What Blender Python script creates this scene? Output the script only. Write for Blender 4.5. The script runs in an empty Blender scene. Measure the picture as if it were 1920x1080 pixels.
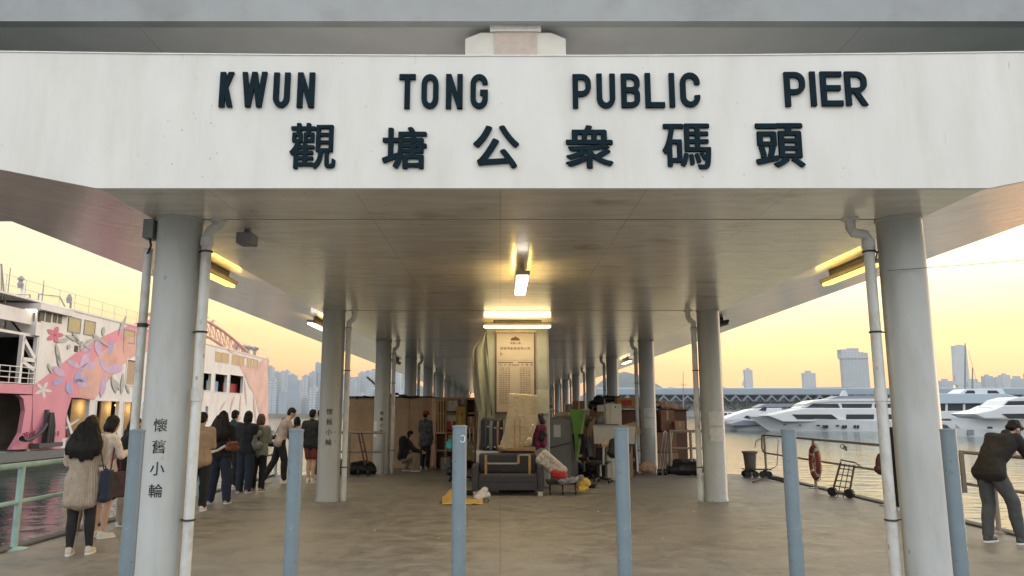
import bpy, bmesh, math, random
from mathutils import Vector, Matrix, noise
random.seed(7)
SC = bpy.context.scene
COL = SC.collection
R = math.radians
PI = math.pi

# ------------------------------------------------------------------ camera, sky, sun, exposure
EYE = 1.65
FPX = 1400.0                     # focal length in pixels of a 1920 px wide picture
PITCH = math.atan(233 / FPX)
cam_d = bpy.data.cameras.new('camera'); cam = bpy.data.objects.new('camera', cam_d); COL.objects.link(cam)
cam.location = (0, 0, EYE); cam.rotation_euler = (PI / 2 + PITCH, 0, 0)
cam_d.sensor_width = 36; cam_d.lens = FPX / 1920 * 36; cam_d.shift_x = 22 / 1920
cam_d.clip_start = 0.1; cam_d.clip_end = 30000
SC.camera = cam
SC.view_settings.view_transform = 'Standard'; SC.view_settings.look = 'None'
SC.view_settings.gamma = 1; SC.view_settings.exposure = 1.02
SC.cycles.max_bounces = 8; SC.cycles.diffuse_bounces = 5; SC.cycles.glossy_bounces = 4
SC.cycles.volume_bounces = 1; SC.cycles.caustics_reflective = True; SC.cycles.sample_clamp_indirect = 6
SC.cycles.use_denoising = True

W = bpy.data.worlds.new('World'); SC.world = W; W.use_nodes = True
nt = W.node_tree; nt.nodes.clear()
def wn(t, **k):
    n = nt.nodes.new(t)
    for a, b in k.items(): setattr(n, a, b)
    return n
def ramp(n, stops):
    e = n.color_ramp.elements
    while len(e) > 1: e.remove(e[-1])
    e[0].position = stops[0][0]; e[0].color = (*stops[0][1], 1)
    for p, c in stops[1:]:
        x = e.new(p); x.color = (*c, 1)
    return n
out = wn('ShaderNodeOutputWorld'); bg = wn('ShaderNodeBackground'); bg2 = wn('ShaderNodeBackground'); add = wn('ShaderNodeAddShader')
sky = wn('ShaderNodeTexSky', sky_type='NISHITA', sun_disc=False)
SUN_EL, SUN_AZ = R(6.0), R(66)          # low sun behind the skyline, a little to the right of the pier
sky.sun_elevation = SUN_EL; sky.sun_rotation = SUN_AZ
nt.links.new(sky.outputs[0], bg2.inputs[0]); bg2.inputs[1].default_value = 0.02
tc = wn('ShaderNodeTexCoord'); sep = wn('ShaderNodeSeparateXYZ'); nt.links.new(tc.outputs['Generated'], sep.inputs[0])
front = ramp(wn('ShaderNodeValToRGB'), [(0.0, (.78, .25, .10)), (.02, (.80, .28, .09)), (.05, (.84, .34, .09)), (.085, (.90, .51, .13)), (.12, (.94, .71, .27)),
    (.16, (.96, .80, .43)), (.22, (.96, .84, .58)), (.34, (.90, .83, .68)), (.5, (.74, .75, .74)), (1, (.56, .64, .74))])
back = ramp(wn('ShaderNodeValToRGB'), [(0.0, (.20, .20, .21)), (.12, (.30, .29, .30)), (.24, (.84, .82, .82)), (.5, (1.04, 1.03, 1.02)), (1, (.66, .72, .78))])
wz = wn('ShaderNodeTexNoise'); wz.inputs['Scale'].default_value = 2.2; wz.inputs['Detail'].default_value = 4; wm = wn('ShaderNodeMapping'); wm.inputs['Scale'].default_value = (1, 1, 7)
nt.links.new(tc.outputs['Generated'], wm.inputs[0]); nt.links.new(wm.outputs[0], wz.inputs['Vector'])
wa = wn('ShaderNodeMath', operation='MULTIPLY_ADD'); nt.links.new(wz.outputs[0], wa.inputs[0]); wa.inputs[1].default_value = .05; nt.links.new(sep.outputs[2], wa.inputs[2])
wb_ = wn('ShaderNodeMath', operation='SUBTRACT'); nt.links.new(wa.outputs[0], wb_.inputs[0]); wb_.inputs[1].default_value = .025
nt.links.new(wb_.outputs[0], front.inputs[0]); nt.links.new(sep.outputs[2], back.inputs[0])
mr = wn('ShaderNodeMapRange'); mr.inputs[1].default_value = -.35; mr.inputs[2].default_value = .35
nt.links.new(sep.outputs[1], mr.inputs[0])
mix = wn('ShaderNodeMix', data_type='RGBA')
ml = wn('ShaderNodeMapRange'); ml.inputs[1].default_value = -.62; ml.inputs[2].default_value = .15; ml.inputs[3].default_value = .55; ml.inputs[4].default_value = 1.0; nt.links.new(sep.outputs[0], ml.inputs[0])
vm = wn('ShaderNodeVectorMath', operation='SCALE'); nt.links.new(front.outputs[0], vm.inputs[0]); nt.links.new(ml.outputs[0], vm.inputs['Scale'])      # the glow is stronger towards the right
nt.links.new(mr.outputs[0], mix.inputs[0]); nt.links.new(back.outputs[0], mix.inputs[6]); nt.links.new(vm.outputs[0], mix.inputs[7])
nt.links.new(mix.outputs[2], bg.inputs[0]); bg.inputs[1].default_value = 1.0
nt.links.new(bg.outputs[0], add.inputs[0]); nt.links.new(bg2.outputs[0], add.inputs[1]); nt.links.new(add.outputs[0], out.inputs[0])

sl = bpy.data.lights.new('sun', 'SUN'); sl.energy = 0.5; sl.angle = R(20); sl.color = (1, .80, .62)
so = bpy.data.objects.new('sun', sl); COL.objects.link(so)
sdir = Vector((math.sin(SUN_AZ) * math.cos(SUN_EL), math.cos(SUN_AZ) * math.cos(SUN_EL), math.sin(SUN_EL)))
so.rotation_euler = (-sdir).to_track_quat('-Z', 'Y').to_euler()

# ------------------------------------------------------------------ measuring helpers: photo pixel (1920 x 1080) -> place in the world
def ray(px, py):
    u = (px - 938) / FPX; v = (540 - py) / FPX
    return Vector((u, math.cos(PITCH) - v * math.sin(PITCH), math.sin(PITCH) + v * math.cos(PITCH)))
def at(px, py, Y):
    d = ray(px, py); return Vector((0, 0, EYE)) + d * (Y / d.y)
def gnd(px, py, Z=0):
    d = ray(px, py); return Vector((0, 0, EYE)) + d * ((Z - EYE) / d.z)

# ------------------------------------------------------------------ materials
MATS = {}
def M(name, col, rough=.6, var=.12, scale=6, bump=0, stretch=(1, 1, 1), metal=0, spec=.5, dirt=None, dirt_amt=.5, dirt_scale=2, dirt_stretch=(1, 1, 1), emit=0, bscale=None, dlo=.5, dhi=.68, rvar=0):
    if name in MATS: return MATS[name]
    m = bpy.data.materials.new(name); m.use_nodes = True; MATS[name] = m
    n = m.node_tree; N = n.nodes; L = n.links; p = N['Principled BSDF']
    p.inputs['Roughness'].default_value = rough; p.inputs['Metallic'].default_value = metal
    p.inputs['Specular IOR Level'].default_value = spec
    t = N.new('ShaderNodeTexCoord'); mp = N.new('ShaderNodeMapping'); L.new(t.outputs['Object'], mp.inputs[0]); mp.inputs['Scale'].default_value = stretch
    nz = N.new('ShaderNodeTexNoise'); nz.inputs['Scale'].default_value = scale; nz.inputs['Detail'].default_value = 6; nz.inputs['Roughness'].default_value = .6
    L.new(mp.outputs[0], nz.inputs['Vector'])
    rp = N.new('ShaderNodeValToRGB'); L.new(nz.outputs[0], rp.inputs[0])
    lo = tuple(max(0, c * (1 - var)) for c in col); hi = tuple(min(1, c * (1 + var)) for c in col)
    ramp(rp, [(.3, lo), (.7, hi)])
    src = rp.outputs[0]
    if dirt:
        mp2 = N.new('ShaderNodeMapping'); L.new(t.outputs['Object'], mp2.inputs[0]); mp2.inputs['Scale'].default_value = dirt_stretch
        d = N.new('ShaderNodeTexNoise'); d.inputs['Scale'].default_value = dirt_scale; d.inputs['Detail'].default_value = 8; d.inputs['Roughness'].default_value = .65
        L.new(mp2.outputs[0], d.inputs['Vector'])
        dr = N.new('ShaderNodeMapRange'); dr.inputs[1].default_value = dlo; dr.inputs[2].default_value = dhi; dr.inputs[4].default_value = dirt_amt
        L.new(d.outputs[0], dr.inputs[0])
        mx = N.new('ShaderNodeMix'); mx.data_type = 'RGBA'; L.new(dr.outputs[0], mx.inputs[0]); L.new(src, mx.inputs[6]); mx.inputs[7].default_value = (*dirt, 1)
        src = mx.outputs[2]
    L.new(src, p.inputs['Base Color'])
    if rvar:
        rr = N.new('ShaderNodeMapRange'); L.new(nz.outputs[0], rr.inputs[0]); rr.inputs[1].default_value = .3; rr.inputs[2].default_value = .7
        rr.inputs[3].default_value = rough - rvar; rr.inputs[4].default_value = rough + rvar; L.new(rr.outputs[0], p.inputs['Roughness'])
    if bump:
        b = N.new('ShaderNodeBump'); b.inputs['Strength'].default_value = .6; b.inputs['Distance'].default_value = bump
        if bscale:
            bz = N.new('ShaderNodeTexNoise'); bz.inputs['Scale'].default_value = bscale; bz.inputs['Detail'].default_value = 5; L.new(mp.outputs[0], bz.inputs['Vector'])
            L.new(bz.outputs[0], b.inputs['Height'])
        else: L.new(nz.outputs[0], b.inputs['Height'])
        L.new(b.outputs[0], p.inputs['Normal'])
    if emit:
        p.inputs['Emission Color'].default_value = (*col, 1); p.inputs['Emission Strength'].default_value = emit
    return m
def brick(m, axes, w, h, mortar, dark, off=.5):
    """add dark joint lines to an M() material; axes = two of 'XYZ' that become the brick u, v"""
    n = m.node_tree; N = n.nodes; L = n.links; p = N['Principled BSDF']
    t = N.new('ShaderNodeTexCoord'); s = N.new('ShaderNodeSeparateXYZ'); c = N.new('ShaderNodeCombineXYZ')
    L.new(t.outputs['Object'], s.inputs[0]); L.new(s.outputs['XYZ'.index(axes[0])], c.inputs[0]); L.new(s.outputs['XYZ'.index(axes[1])], c.inputs[1])
    b = N.new('ShaderNodeTexBrick'); b.offset = off; b.inputs['Scale'].default_value = 1; b.inputs['Brick Width'].default_value = w; b.inputs['Row Height'].default_value = h
    b.inputs['Mortar Size'].default_value = mortar; b.inputs['Mortar Smooth'].default_value = .3; L.new(c.outputs[0], b.inputs['Vector'])
    src = p.inputs['Base Color'].links[0].from_socket
    mx = N.new('ShaderNodeMix'); mx.data_type = 'RGBA'; L.new(b.outputs['Fac'], mx.inputs[0]); L.new(src, mx.inputs[6]); mx.inputs[7].default_value = (*dark, 1)
    L.new(mx.outputs[2], p.inputs['Base Color'])
    return m

def speck(m, scale, size, col, amt=.8, stretch=(1, 1, 1), mask=1.0, thr=.5):
    """scattered small marks (chips, spots, drips) over an M() material"""
    n = m.node_tree; N = n.nodes; L = n.links; p = N['Principled BSDF']
    t = N.new('ShaderNodeTexCoord'); mp = N.new('ShaderNodeMapping'); L.new(t.outputs['Object'], mp.inputs[0]); mp.inputs['Scale'].default_value = stretch
    v = N.new('ShaderNodeTexVoronoi'); v.inputs['Scale'].default_value = scale; L.new(mp.outputs[0], v.inputs['Vector'])
    r = N.new('ShaderNodeMapRange'); r.inputs[1].default_value = size; r.inputs[2].default_value = size * .6; L.new(v.outputs['Distance'], r.inputs[0])
    z = N.new('ShaderNodeTexNoise'); z.inputs['Scale'].default_value = mask; z.inputs['Detail'].default_value = 3; L.new(t.outputs['Object'], z.inputs['Vector'])
    r2 = N.new('ShaderNodeMapRange'); r2.inputs[1].default_value = thr; r2.inputs[2].default_value = thr + .08; r2.inputs[4].default_value = amt; L.new(z.outputs[0], r2.inputs[0])
    k = N.new('ShaderNodeMath'); k.operation = 'MULTIPLY'; L.new(r.outputs[0], k.inputs[0]); L.new(r2.outputs[0], k.inputs[1])
    src = p.inputs['Base Color'].links[0].from_socket; mx = N.new('ShaderNodeMix'); mx.data_type = 'RGBA'; L.new(k.outputs[0], mx.inputs[0]); L.new(src, mx.inputs[6]); mx.inputs[7].default_value = (*col, 1)
    L.new(mx.outputs[2], p.inputs['Base Color']); return m

# ------------------------------------------------------------------ mesh builder
class MB:
    def __init__(s): s.v = []; s.f = []; s.mi = []; s.cur = 0
    def add(s, vs, fs, T=None):
        o = len(s.v)
        s.v += [tuple(T @ Vector(v)) if T else tuple(v) for v in vs]
        s.f += [tuple(i + o for i in f) for f in fs]; s.mi += [s.cur] * len(fs); return s
    def box(s, c, d, rz=0, rx=0, ry=0):
        x, y, z = (k / 2 for k in d)
        T = Matrix.Translation(c) @ Matrix.Rotation(rz, 4, 'Z') @ Matrix.Rotation(ry, 4, 'Y') @ Matrix.Rotation(rx, 4, 'X')
        return s.add([(-x, -y, -z), (x, -y, -z), (x, y, -z), (-x, y, -z), (-x, -y, z), (x, -y, z), (x, y, z), (-x, y, z)],
              [(0, 3, 2, 1), (4, 5, 6, 7), (0, 1, 5, 4), (1, 2, 6, 5), (2, 3, 7, 6), (3, 0, 4, 7)], T)
    def bb(s, x0, x1, y0, y1, z0, z1): return s.box(((x0 + x1) / 2, (y0 + y1) / 2, (z0 + z1) / 2), (abs(x1 - x0), abs(y1 - y0), abs(z1 - z0)))
    def bar(s, a, b, w, h=None):
        a = Vector(a); b = Vector(b); d = b - a; h = h or w
        T = Matrix.Translation((a + b) / 2) @ d.to_track_quat('Z', 'Y').to_matrix().to_4x4()
        x, y, z = w / 2, h / 2, d.length / 2
        return s.add([(-x, -y, -z), (x, -y, -z), (x, y, -z), (-x, y, -z), (-x, -y, z), (x, -y, z), (x, y, z), (-x, y, z)],
              [(0, 3, 2, 1), (4, 5, 6, 7), (0, 1, 5, 4), (1, 2, 6, 5), (2, 3, 7, 6), (3, 0, 4, 7)], T)
    def tube(s, pts, r, n=10, cap=True, sx=1):
        pts = [Vector(p) for p in pts]; rs = r if isinstance(r, (list, tuple)) else [r] * len(pts)
        o = len(s.v); up = None
        for i, p in enumerate(pts):
            d = (pts[min(i + 1, len(pts) - 1)] - pts[max(i - 1, 0)]).normalized()
            if up is None: up = Vector((0, 0, 1)) if abs(d.z) < .9 else Vector((0, 1, 0))
            x = d.cross(up).normalized(); y = x.cross(d).normalized(); up = y
            for k in range(n):
                a = 2 * PI * k / n; s.v.append(tuple(p + x * (math.cos(a) * rs[i] * sx) + y * (math.sin(a) * rs[i])))
        for i in range(len(pts) - 1):
            for k in range(n):
                a = o + i * n + k; b = o + i * n + (k + 1) % n
                s.f.append((a, b, b + n, a + n)); s.mi.append(s.cur)
        if cap:
            s.f.append(tuple(o + k for k in range(n))[::-1]); s.mi.append(s.cur)
            s.f.append(tuple(o + (len(pts) - 1) * n + k for k in range(n))); s.mi.append(s.cur)
        return s
    def lathe(s, c, prof, n=24, T=None):
        o = len(s.v)
        for r, z in prof:
            for k in range(n):
                a = 2 * PI * k / n; v = Vector((r * math.cos(a), r * math.sin(a), z))
                if T: v = T @ v
                s.v.append((c[0] + v.x, c[1] + v.y, c[2] + v.z))
        for i in range(len(prof) - 1):
            for k in range(n):
                a = o + i * n + k; b = o + i * n + (k + 1) % n
                s.f.append((a, b, b + n, a + n)); s.mi.append(s.cur)
        s.f.append(tuple(o + k for k in range(n))[::-1]); s.mi.append(s.cur)
        s.f.append(tuple(o + (len(prof) - 1) * n + k for k in range(n))); s.mi.append(s.cur)
        return s
    def prism(s, poly, f0, f1):
        """poly: 2-D points; f0, f1 map a point to the near and far face"""
        n = len(poly); vs = [f0(*p) for p in poly] + [f1(*p) for p in poly]
        fs = [tuple(range(n))[::-1], tuple(range(n, 2 * n))] + [(i, (i + 1) % n, n + (i + 1) % n, n + i) for i in range(n)]
        return s.add(vs, fs)
    def torus(s, c, R0, r, T=None, n=28, m=10, a0=0, a1=2 * PI):
        o = len(s.v); full = abs(a1 - a0 - 2 * PI) < 1e-4; nn = n if full else n + 1
        for i in range(nn):
            a = a0 + (a1 - a0) * i / n
            for k in range(m):
                b = 2 * PI * k / m; v = Vector(((R0 + r * math.cos(b)) * math.cos(a), r * math.sin(b), (R0 + r * math.cos(b)) * math.sin(a)))
                if T: v = T @ v
                s.v.append((c[0] + v.x, c[1] + v.y, c[2] + v.z))
        for i in range(n):
            for k in range(m):
                a = o + i * m + k; b = o + i * m + (k + 1) % m; j = ((i + 1) % nn) * m - i * m
                s.f.append((a, b, b + j, a + j)); s.mi.append(s.cur)
        return s
    def build(s, name, mat, parent=None, smooth=False, bevel=0, seg=2):
        me = bpy.data.meshes.new(name); me.from_pydata(s.v, [], s.f); me.update()
        bm = bmesh.new(); bm.from_mesh(me); bmesh.ops.recalc_face_normals(bm, faces=bm.faces); bm.to_mesh(me); bm.free()
        for m in (mat if isinstance(mat, list) else [mat]): me.materials.append(m)
        me.polygons.foreach_set('material_index', s.mi)
        if smooth:
            me.polygons.foreach_set('use_smooth', [True] * len(me.polygons))
            try: me.set_sharp_from_angle(angle=R(40))
            except Exception: pass
        o = bpy.data.objects.new(name, me); COL.objects.link(o)
        if parent: o.parent = parent
        if bevel:
            b = o.modifiers.new('b', 'BEVEL'); b.width = bevel; b.segments = seg; b.limit_method = 'ANGLE'; b.angle_limit = R(40)
        return o
def tag(o, label=None, cat=None, group=None, kind=None):
    if label: o['label'] = label
    if cat: o['category'] = cat
    if group: o['group'] = group
    if kind: o['kind'] = kind
    return o
def thing(name, label, cat, loc=(0, 0, 0), rz=0, group=None):
    o = bpy.data.objects.new(name, None); COL.objects.link(o); o.empty_display_size = .1
    o.location = loc; o.rotation_euler = (0, 0, rz); return tag(o, label, cat, group)
def copy_tree(o, parent=None, loc=None, rz=None, label=None):
    c = o.copy(); COL.objects.link(c)
    if parent: c.parent = parent
    if loc is not None: c.location = loc
    if rz is not None: c.rotation_euler = (0, 0, rz)
    if label: c['label'] = label
    for ch in [k for k in KIDS.get(o.name, [])] or [k for k in o.children]: copy_tree(ch, c)
    return c
KIDS = {}
DG = bpy.context.evaluated_depsgraph_get
def bake(objs):
    """apply modifiers of all listed objects at once"""
    bpy.context.view_layer.update(); dg = DG(); dg.update(); new = []
    for o in objs: new.append(bpy.data.meshes.new_from_object(o.evaluated_get(dg)))
    for o, m in zip(objs, new):
        mats = [x for x in o.data.materials]; o.modifiers.clear(); o.data = m
        if not m.materials:
            for x in mats: m.materials.append(x)
        m.name = o.name
def glyph(ch, off=0.0, ext=.02):
    """a character as (verts, faces) in the XZ plane, box normalised later"""
    c = bpy.data.curves.new('g', 'FONT'); c.body = ch; c.size = 1; c.extrude = ext; c.offset = off; c.resolution_u = 4; c.fill_mode = 'BOTH'
    o = bpy.data.objects.new('g', c); COL.objects.link(o)
    bpy.context.view_layer.update(); me = bpy.data.meshes.new_from_object(o.evaluated_get(DG()))
    vs = [tuple(v.co) for v in me.vertices]; fs = [tuple(p.vertices) for p in me.polygons]
    bpy.data.objects.remove(o); bpy.data.curves.remove(c); bpy.data.meshes.remove(me)
    return vs, fs

# ------------------------------------------------------------------ surfaces of the pier
m_fascia = M('white_paint', (.685, .69, .655), .55, .05, 3, .004, (1, 1, .35), dirt=(.50, .48, .42), dirt_amt=.4, dirt_scale=1.6, dirt_stretch=(2.2, 1, .35), dlo=.48, dhi=.78)
m_soffit = M('soffit_panel', (.68, .625, .54), .20, .15, 3.2, .007, (.5, 2.6, 1), dirt=(.28, .24, .20), dirt_amt=.75, dirt_scale=1.1, dirt_stretch=(.8, 1.8, 1), dlo=.55, dhi=.68, bscale=2.2, rvar=.05, spec=1.0)
brick(m_soffit, 'YX', 3.05, 1.32, .004, (.30, .27, .24), .0)
q_ = m_soffit.node_tree.nodes['Principled BSDF']; q_.inputs['Coat Weight'].default_value = .7; q_.inputs['Coat Roughness'].default_value = .30
m_col = M('column_paint', (.39, .41, .40), .38, .07, 3.5, .003, (1, 1, .4), dirt=(.30, .29, .26), dirt_amt=.45, dirt_scale=2.2, dirt_stretch=(2, 2, .5))
m_pipe = M('pipe_paint', (.60, .62, .60), .4, .08, 5, dirt=(.32, .26, .20), dirt_amt=.6, dirt_scale=3, dirt_stretch=(2, 2, 1))
m_dark = M('dark_metal', (.03, .03, .035), .5, .2)
m_conc = M('bridge_concrete', (.34, .36, .37), .8, .08, .5, .01, (1, 1, 1), dirt=(.22, .22, .22), dirt_amt=.5, dirt_scale=.3)
m_under = brick(M('bridge_underside', (.50, .50, .52), .8, .08, .6), 'XY', 8.8, 19, .012, (.3, .3, .3), 0)
m_head = M('pier_head_paint', (.62, .60, .54), .7, .08, 2)
m_deck = M('deck_concrete', (.255, .228, .195), .50, .24, 3.8, .010, (1, 1, 1), dirt=(.135, .115, .10), dirt_amt=.65, dirt_scale=1.3, dirt_stretch=(1, 1, 1), rvar=.13, bscale=11)
brick(m_deck, 'XY', 4.6, 5.2, .007, (.17, .15, .13), .0)
m_kerb = M('kerb_concrete', (.13, .12, .105), .7, .2, 5, .01)
m_letter = M('letter_paint', (.006, .018, .026), .7, .2, 8, spec=.1)
m_ink = M('black_ink', (.02, .02, .022), .7, .2)
m_bollard = M('bollard_paint', (.165, .22, .255), .42, .08, 5, .002, dirt=(.10, .11, .12), dirt_amt=.6, dirt_scale=14, dlo=.62, dhi=.68)
m_teal = M('rail_paint_teal', (.33, .50, .47), .38, .12, 6, dirt=(.20, .25, .22), dirt_amt=.5, dirt_scale=5)
m_brownrail = M('rail_paint_worn', (.30, .25, .21), .5, .2, 6, dirt=(.12, .08, .06), dirt_amt=.6, dirt_scale=6)
m_tube = M('lit_tube', (1, .60, .12), emit=1.5, var=0)
m_tube2 = M('lit_tube_cool', (1, .93, .80), emit=4.0, var=0)
m_fix = M('fixture_body', (.42, .38, .30), .5, .1)
m_paper = M('paper', (.70, .68, .62), .8, .06, 9)

speck(m_fascia, 9, .10, (.30, .27, .22), .55, (1, 1, 1), 1.3, .52); speck(m_fascia, 2.6, .11, (.54, .51, .43), .5, (3.2, 1, .30), .9, .46); speck(m_fascia, 3.1, .06, (.36, .28, .20), .6, (3, 1, .4), 1.7, .54)
speck(m_deck, 5, .12, (.42, .40, .36), .7, (1, 1, 1), .9, .50); speck(m_deck, 3.3, .20, (.11, .095, .08), .6, (1, 1.4, 1), .6, .50); speck(m_deck, 1.1, .30, (.33, .30, .26), .45, (.6, 1.6, 1), .35, .47)
speck(m_col, 7, .14, (.22, .20, .17), .7, (1, 1, .7), 1.5, .5); speck(m_pipe, 9, .16, (.28, .17, .10), .8, (1, 1, .5), 1.9, .5)
speck(m_soffit, 3.2, .20, (.30, .26, .22), .6, (1, 2.4, 1), .55, .52); speck(m_soffit, 8, .12, (.24, .20, .17), .7, (1, 1, 1), .8, .54); speck(m_bollard, 16, .16, (.08, .085, .09), .8, (1, 1, .8), 3.0, .52); speck(m_bollard, 22, .14, (.45, .48, .50), .7, (1, 1, 1), 3.5, .54)
# sea, seabed depth is not seen; one sheet to the horizon
WL = -1.55
m_sea = bpy.data.materials.new('sea_water'); m_sea.use_nodes = True
n = m_sea.node_tree; p = n.nodes['Principled BSDF']; p.inputs['Base Color'].default_value = (.010, .050, .048, 1); p.inputs['Roughness'].default_value = .06
p.inputs['IOR'].default_value = 1.33
t = n.nodes.new('ShaderNodeTexCoord'); mp = n.nodes.new('ShaderNodeMapping'); mp.inputs['Scale'].default_value = (.75, 1.25, 1); n.links.new(t.outputs['Object'], mp.inputs[0])
z1 = n.nodes.new('ShaderNodeTexNoise'); z1.inputs['Scale'].default_value = .9; z1.inputs['Detail'].default_value = 5; z1.inputs['Roughness'].default_value = .5; n.links.new(mp.outputs[0], z1.inputs['Vector'])
b1 = n.nodes.new('ShaderNodeBump'); b1.inputs['Strength'].default_value = 1; b1.inputs['Distance'].default_value = .07; n.links.new(z1.outputs[0], b1.inputs['Height']); n.links.new(b1.outputs[0], p.inputs['Normal'])
s = MB(); s.bb(-12000, 12000, -200, 16000, WL - 3, WL); tag(s.build('water', m_sea), kind='structure')

# deck outline (plan): wide landing, narrower past Y = 20.6
LX, RX = -6.05, 7.1
deck = [(-60, -12), (60, -12), (60, 3.5), (RX, 3.5), (RX, 20.7), (5.2, 20.7), (5.2, 78), (-4.3, 78), (-4.3, 20.4), (LX, 20.4), (LX, 3.5), (-60, 3.5)]
s = MB(); s.prism(deck, lambda x, y: (x, y, -1.0), lambda x, y: (x, y, 0)); tag(s.build('pier_deck', m_deck), kind='structure')
s = MB()
for x0, x1, y0, y1 in ((RX - .16, RX + .02, 3.6, 20.5), (LX - .02, LX + .14, 3.6, 20.4)): s.bb(x0, x1, y0, y1, .004, .035)
tag(s.build('kerb', m_kerb, bevel=.012), kind='structure')
s = MB()
for i in range(9):
    for x in (LX + .6, -1, 2.2, RX - .6): s.tube([(x, 5 + i * 8.5, -3.5), (x, 5 + i * 8.5, -1.0)], .4, 14)
tag(s.build('deck_pile', m_kerb, smooth=True), kind='structure')

# ------------------------------------------------------------------ canopy with columns
H0, SL, XL, XR, CB = 3.63, .2, -3.6, 4.35, 6.45        # soffit height, wing slope, fold lines, front edge
OL, OR_, YB = -6.8, 7.2, 78
def zs(x): return H0 + SL * max(0, XL - x, x - XR)
canopy = thing('pier_canopy', 'long low concrete pier canopy on round grey columns, white fascia with dark raised lettering', 'canopy', (0, 0, 0))
s = MB()
def slab(poly, th=.24):
    s.prism(poly, lambda x, y: (x, y, zs(x)), lambda x, y: (x, y, zs(x) + th))
slab([(XL, CB), (XR, CB), (XR, YB), (XL, YB)]); slab([(XR, CB), (9.5, CB), (OR_, CB + 4.6), (OR_, YB), (XR, YB)][:1] + [(OR_, CB), (OR_, YB), (XR, YB)])
slab([(OL, CB), (XL, CB), (XL, YB), (OL, YB)]); slab([(-9.4, CB), (OL, CB), (OL, 10.1), (-9.4, 12.1)])
s.build('soffit', m_soffit, canopy)
s = MB(); TOPZ = 4.885; YF = 6.41
bot = [(-9.4, zs(-9.4)), (XL, H0), (XR, H0), (OR_, zs(OR_))]
top = [(x, TOPZ + .045 * ((x - .2) / 5.0) ** 2 if abs(x) < 6 else TOPZ + .065) for x in (7.2, 5, 3.6, 2.2, .9, -.4, -1.8, -3.2, -4.6, -6, -9.4)]
s.prism(bot + top, lambda x, z: (x, YF, z - .012), lambda x, z: (x, CB, z - .012))
fas = s.build('fascia', m_fascia, canopy)
s = MB()
for a, b in zip(top[:-1], top[1:]): s.add([(a[0], YF - .008, a[1] - .0118), (b[0], YF - .008, b[1] - .0118), (b[0], CB + .1, b[1] - .012), (a[0], CB + .1, a[1] - .012),
        (a[0], YF - .008, a[1] - .002), (b[0], YF - .008, b[1] - .002), (b[0], CB + .1, b[1] - .002), (a[0], CB + .1, a[1] - .002)], [(0, 1, 2, 3), (4, 7, 6, 5), (0, 4, 5, 1), (3, 2, 6, 7)])
s.build('coping', M('coping_paint', (.8, .8, .78), .5), canopy)

# ---- raised lettering on the fascia
def stroke(s, pts, w, y0, y1, closed=False):
    P = []
    for p_ in pts:
        if not P or (Vector(p_) - P[-1]).length > w * .12: P.append(Vector(p_))
    if closed and (P[0] - P[-1]).length < w * .12: P.pop()
    n = len(P); L_, R_ = [], []
    if n == 2 and abs(P[1].y - P[0].y) > 1e-4 and abs(P[1].x - P[0].x) > 1e-4:      # slanted stroke: ends cut level, like the cast letters
        d = P[1] - P[0]; e = w * .46 * d.length / abs(d.y)
        vs = [(q.x + k * e, y, q.y) for y in (y0, y1) for q in P for k in (-1, 1)]
        s.add(vs, [(0, 1, 3, 2), (4, 6, 7, 5), (0, 4, 5, 1), (2, 3, 7, 6), (0, 2, 6, 4), (1, 5, 7, 3)]); return
    for i in range(n):
        a = P[i] - P[i - 1] if (i or closed) else P[1] - P[0]; b = P[(i + 1) % n] - P[i] if (i < n - 1 or closed) else P[-1] - P[-2]
        a.normalize(); b.normalize(); na = Vector((-a.y, a.x)); nb = Vector((-b.y, b.x)); m = (na + nb).normalized(); k = w / 2 / max(.35, m.dot(na))
        L_.append(P[i] + m * k); R_.append(P[i] - m * k)
    vs = [(q.x, y, q.y) for y in (y0, y1) for q in L_ + R_]; fs = []; N = 2 * n
    for i in range(n if closed else n - 1):
        j = (i + 1) % n
        fs += [(i, j, n + j, n + i), (N + i, N + n + i, N + n + j, N + j), (i, N + i, N + j, j), (n + i, n + j, N + n + j, N + n + i)]
    if not closed: fs += [(0, n, N + n, N), (n - 1, N + n - 1, N + 2 * n - 1, 2 * n - 1)]
    s.add(vs, fs)
def arc(cx, cy, rx, ry, a0, a1, n=7): return [(cx + rx * math.cos(R(a0 + (a1 - a0) * i / n)), cy + ry * math.sin(R(a0 + (a1 - a0) * i / n))) for i in range(n + 1)]
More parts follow.
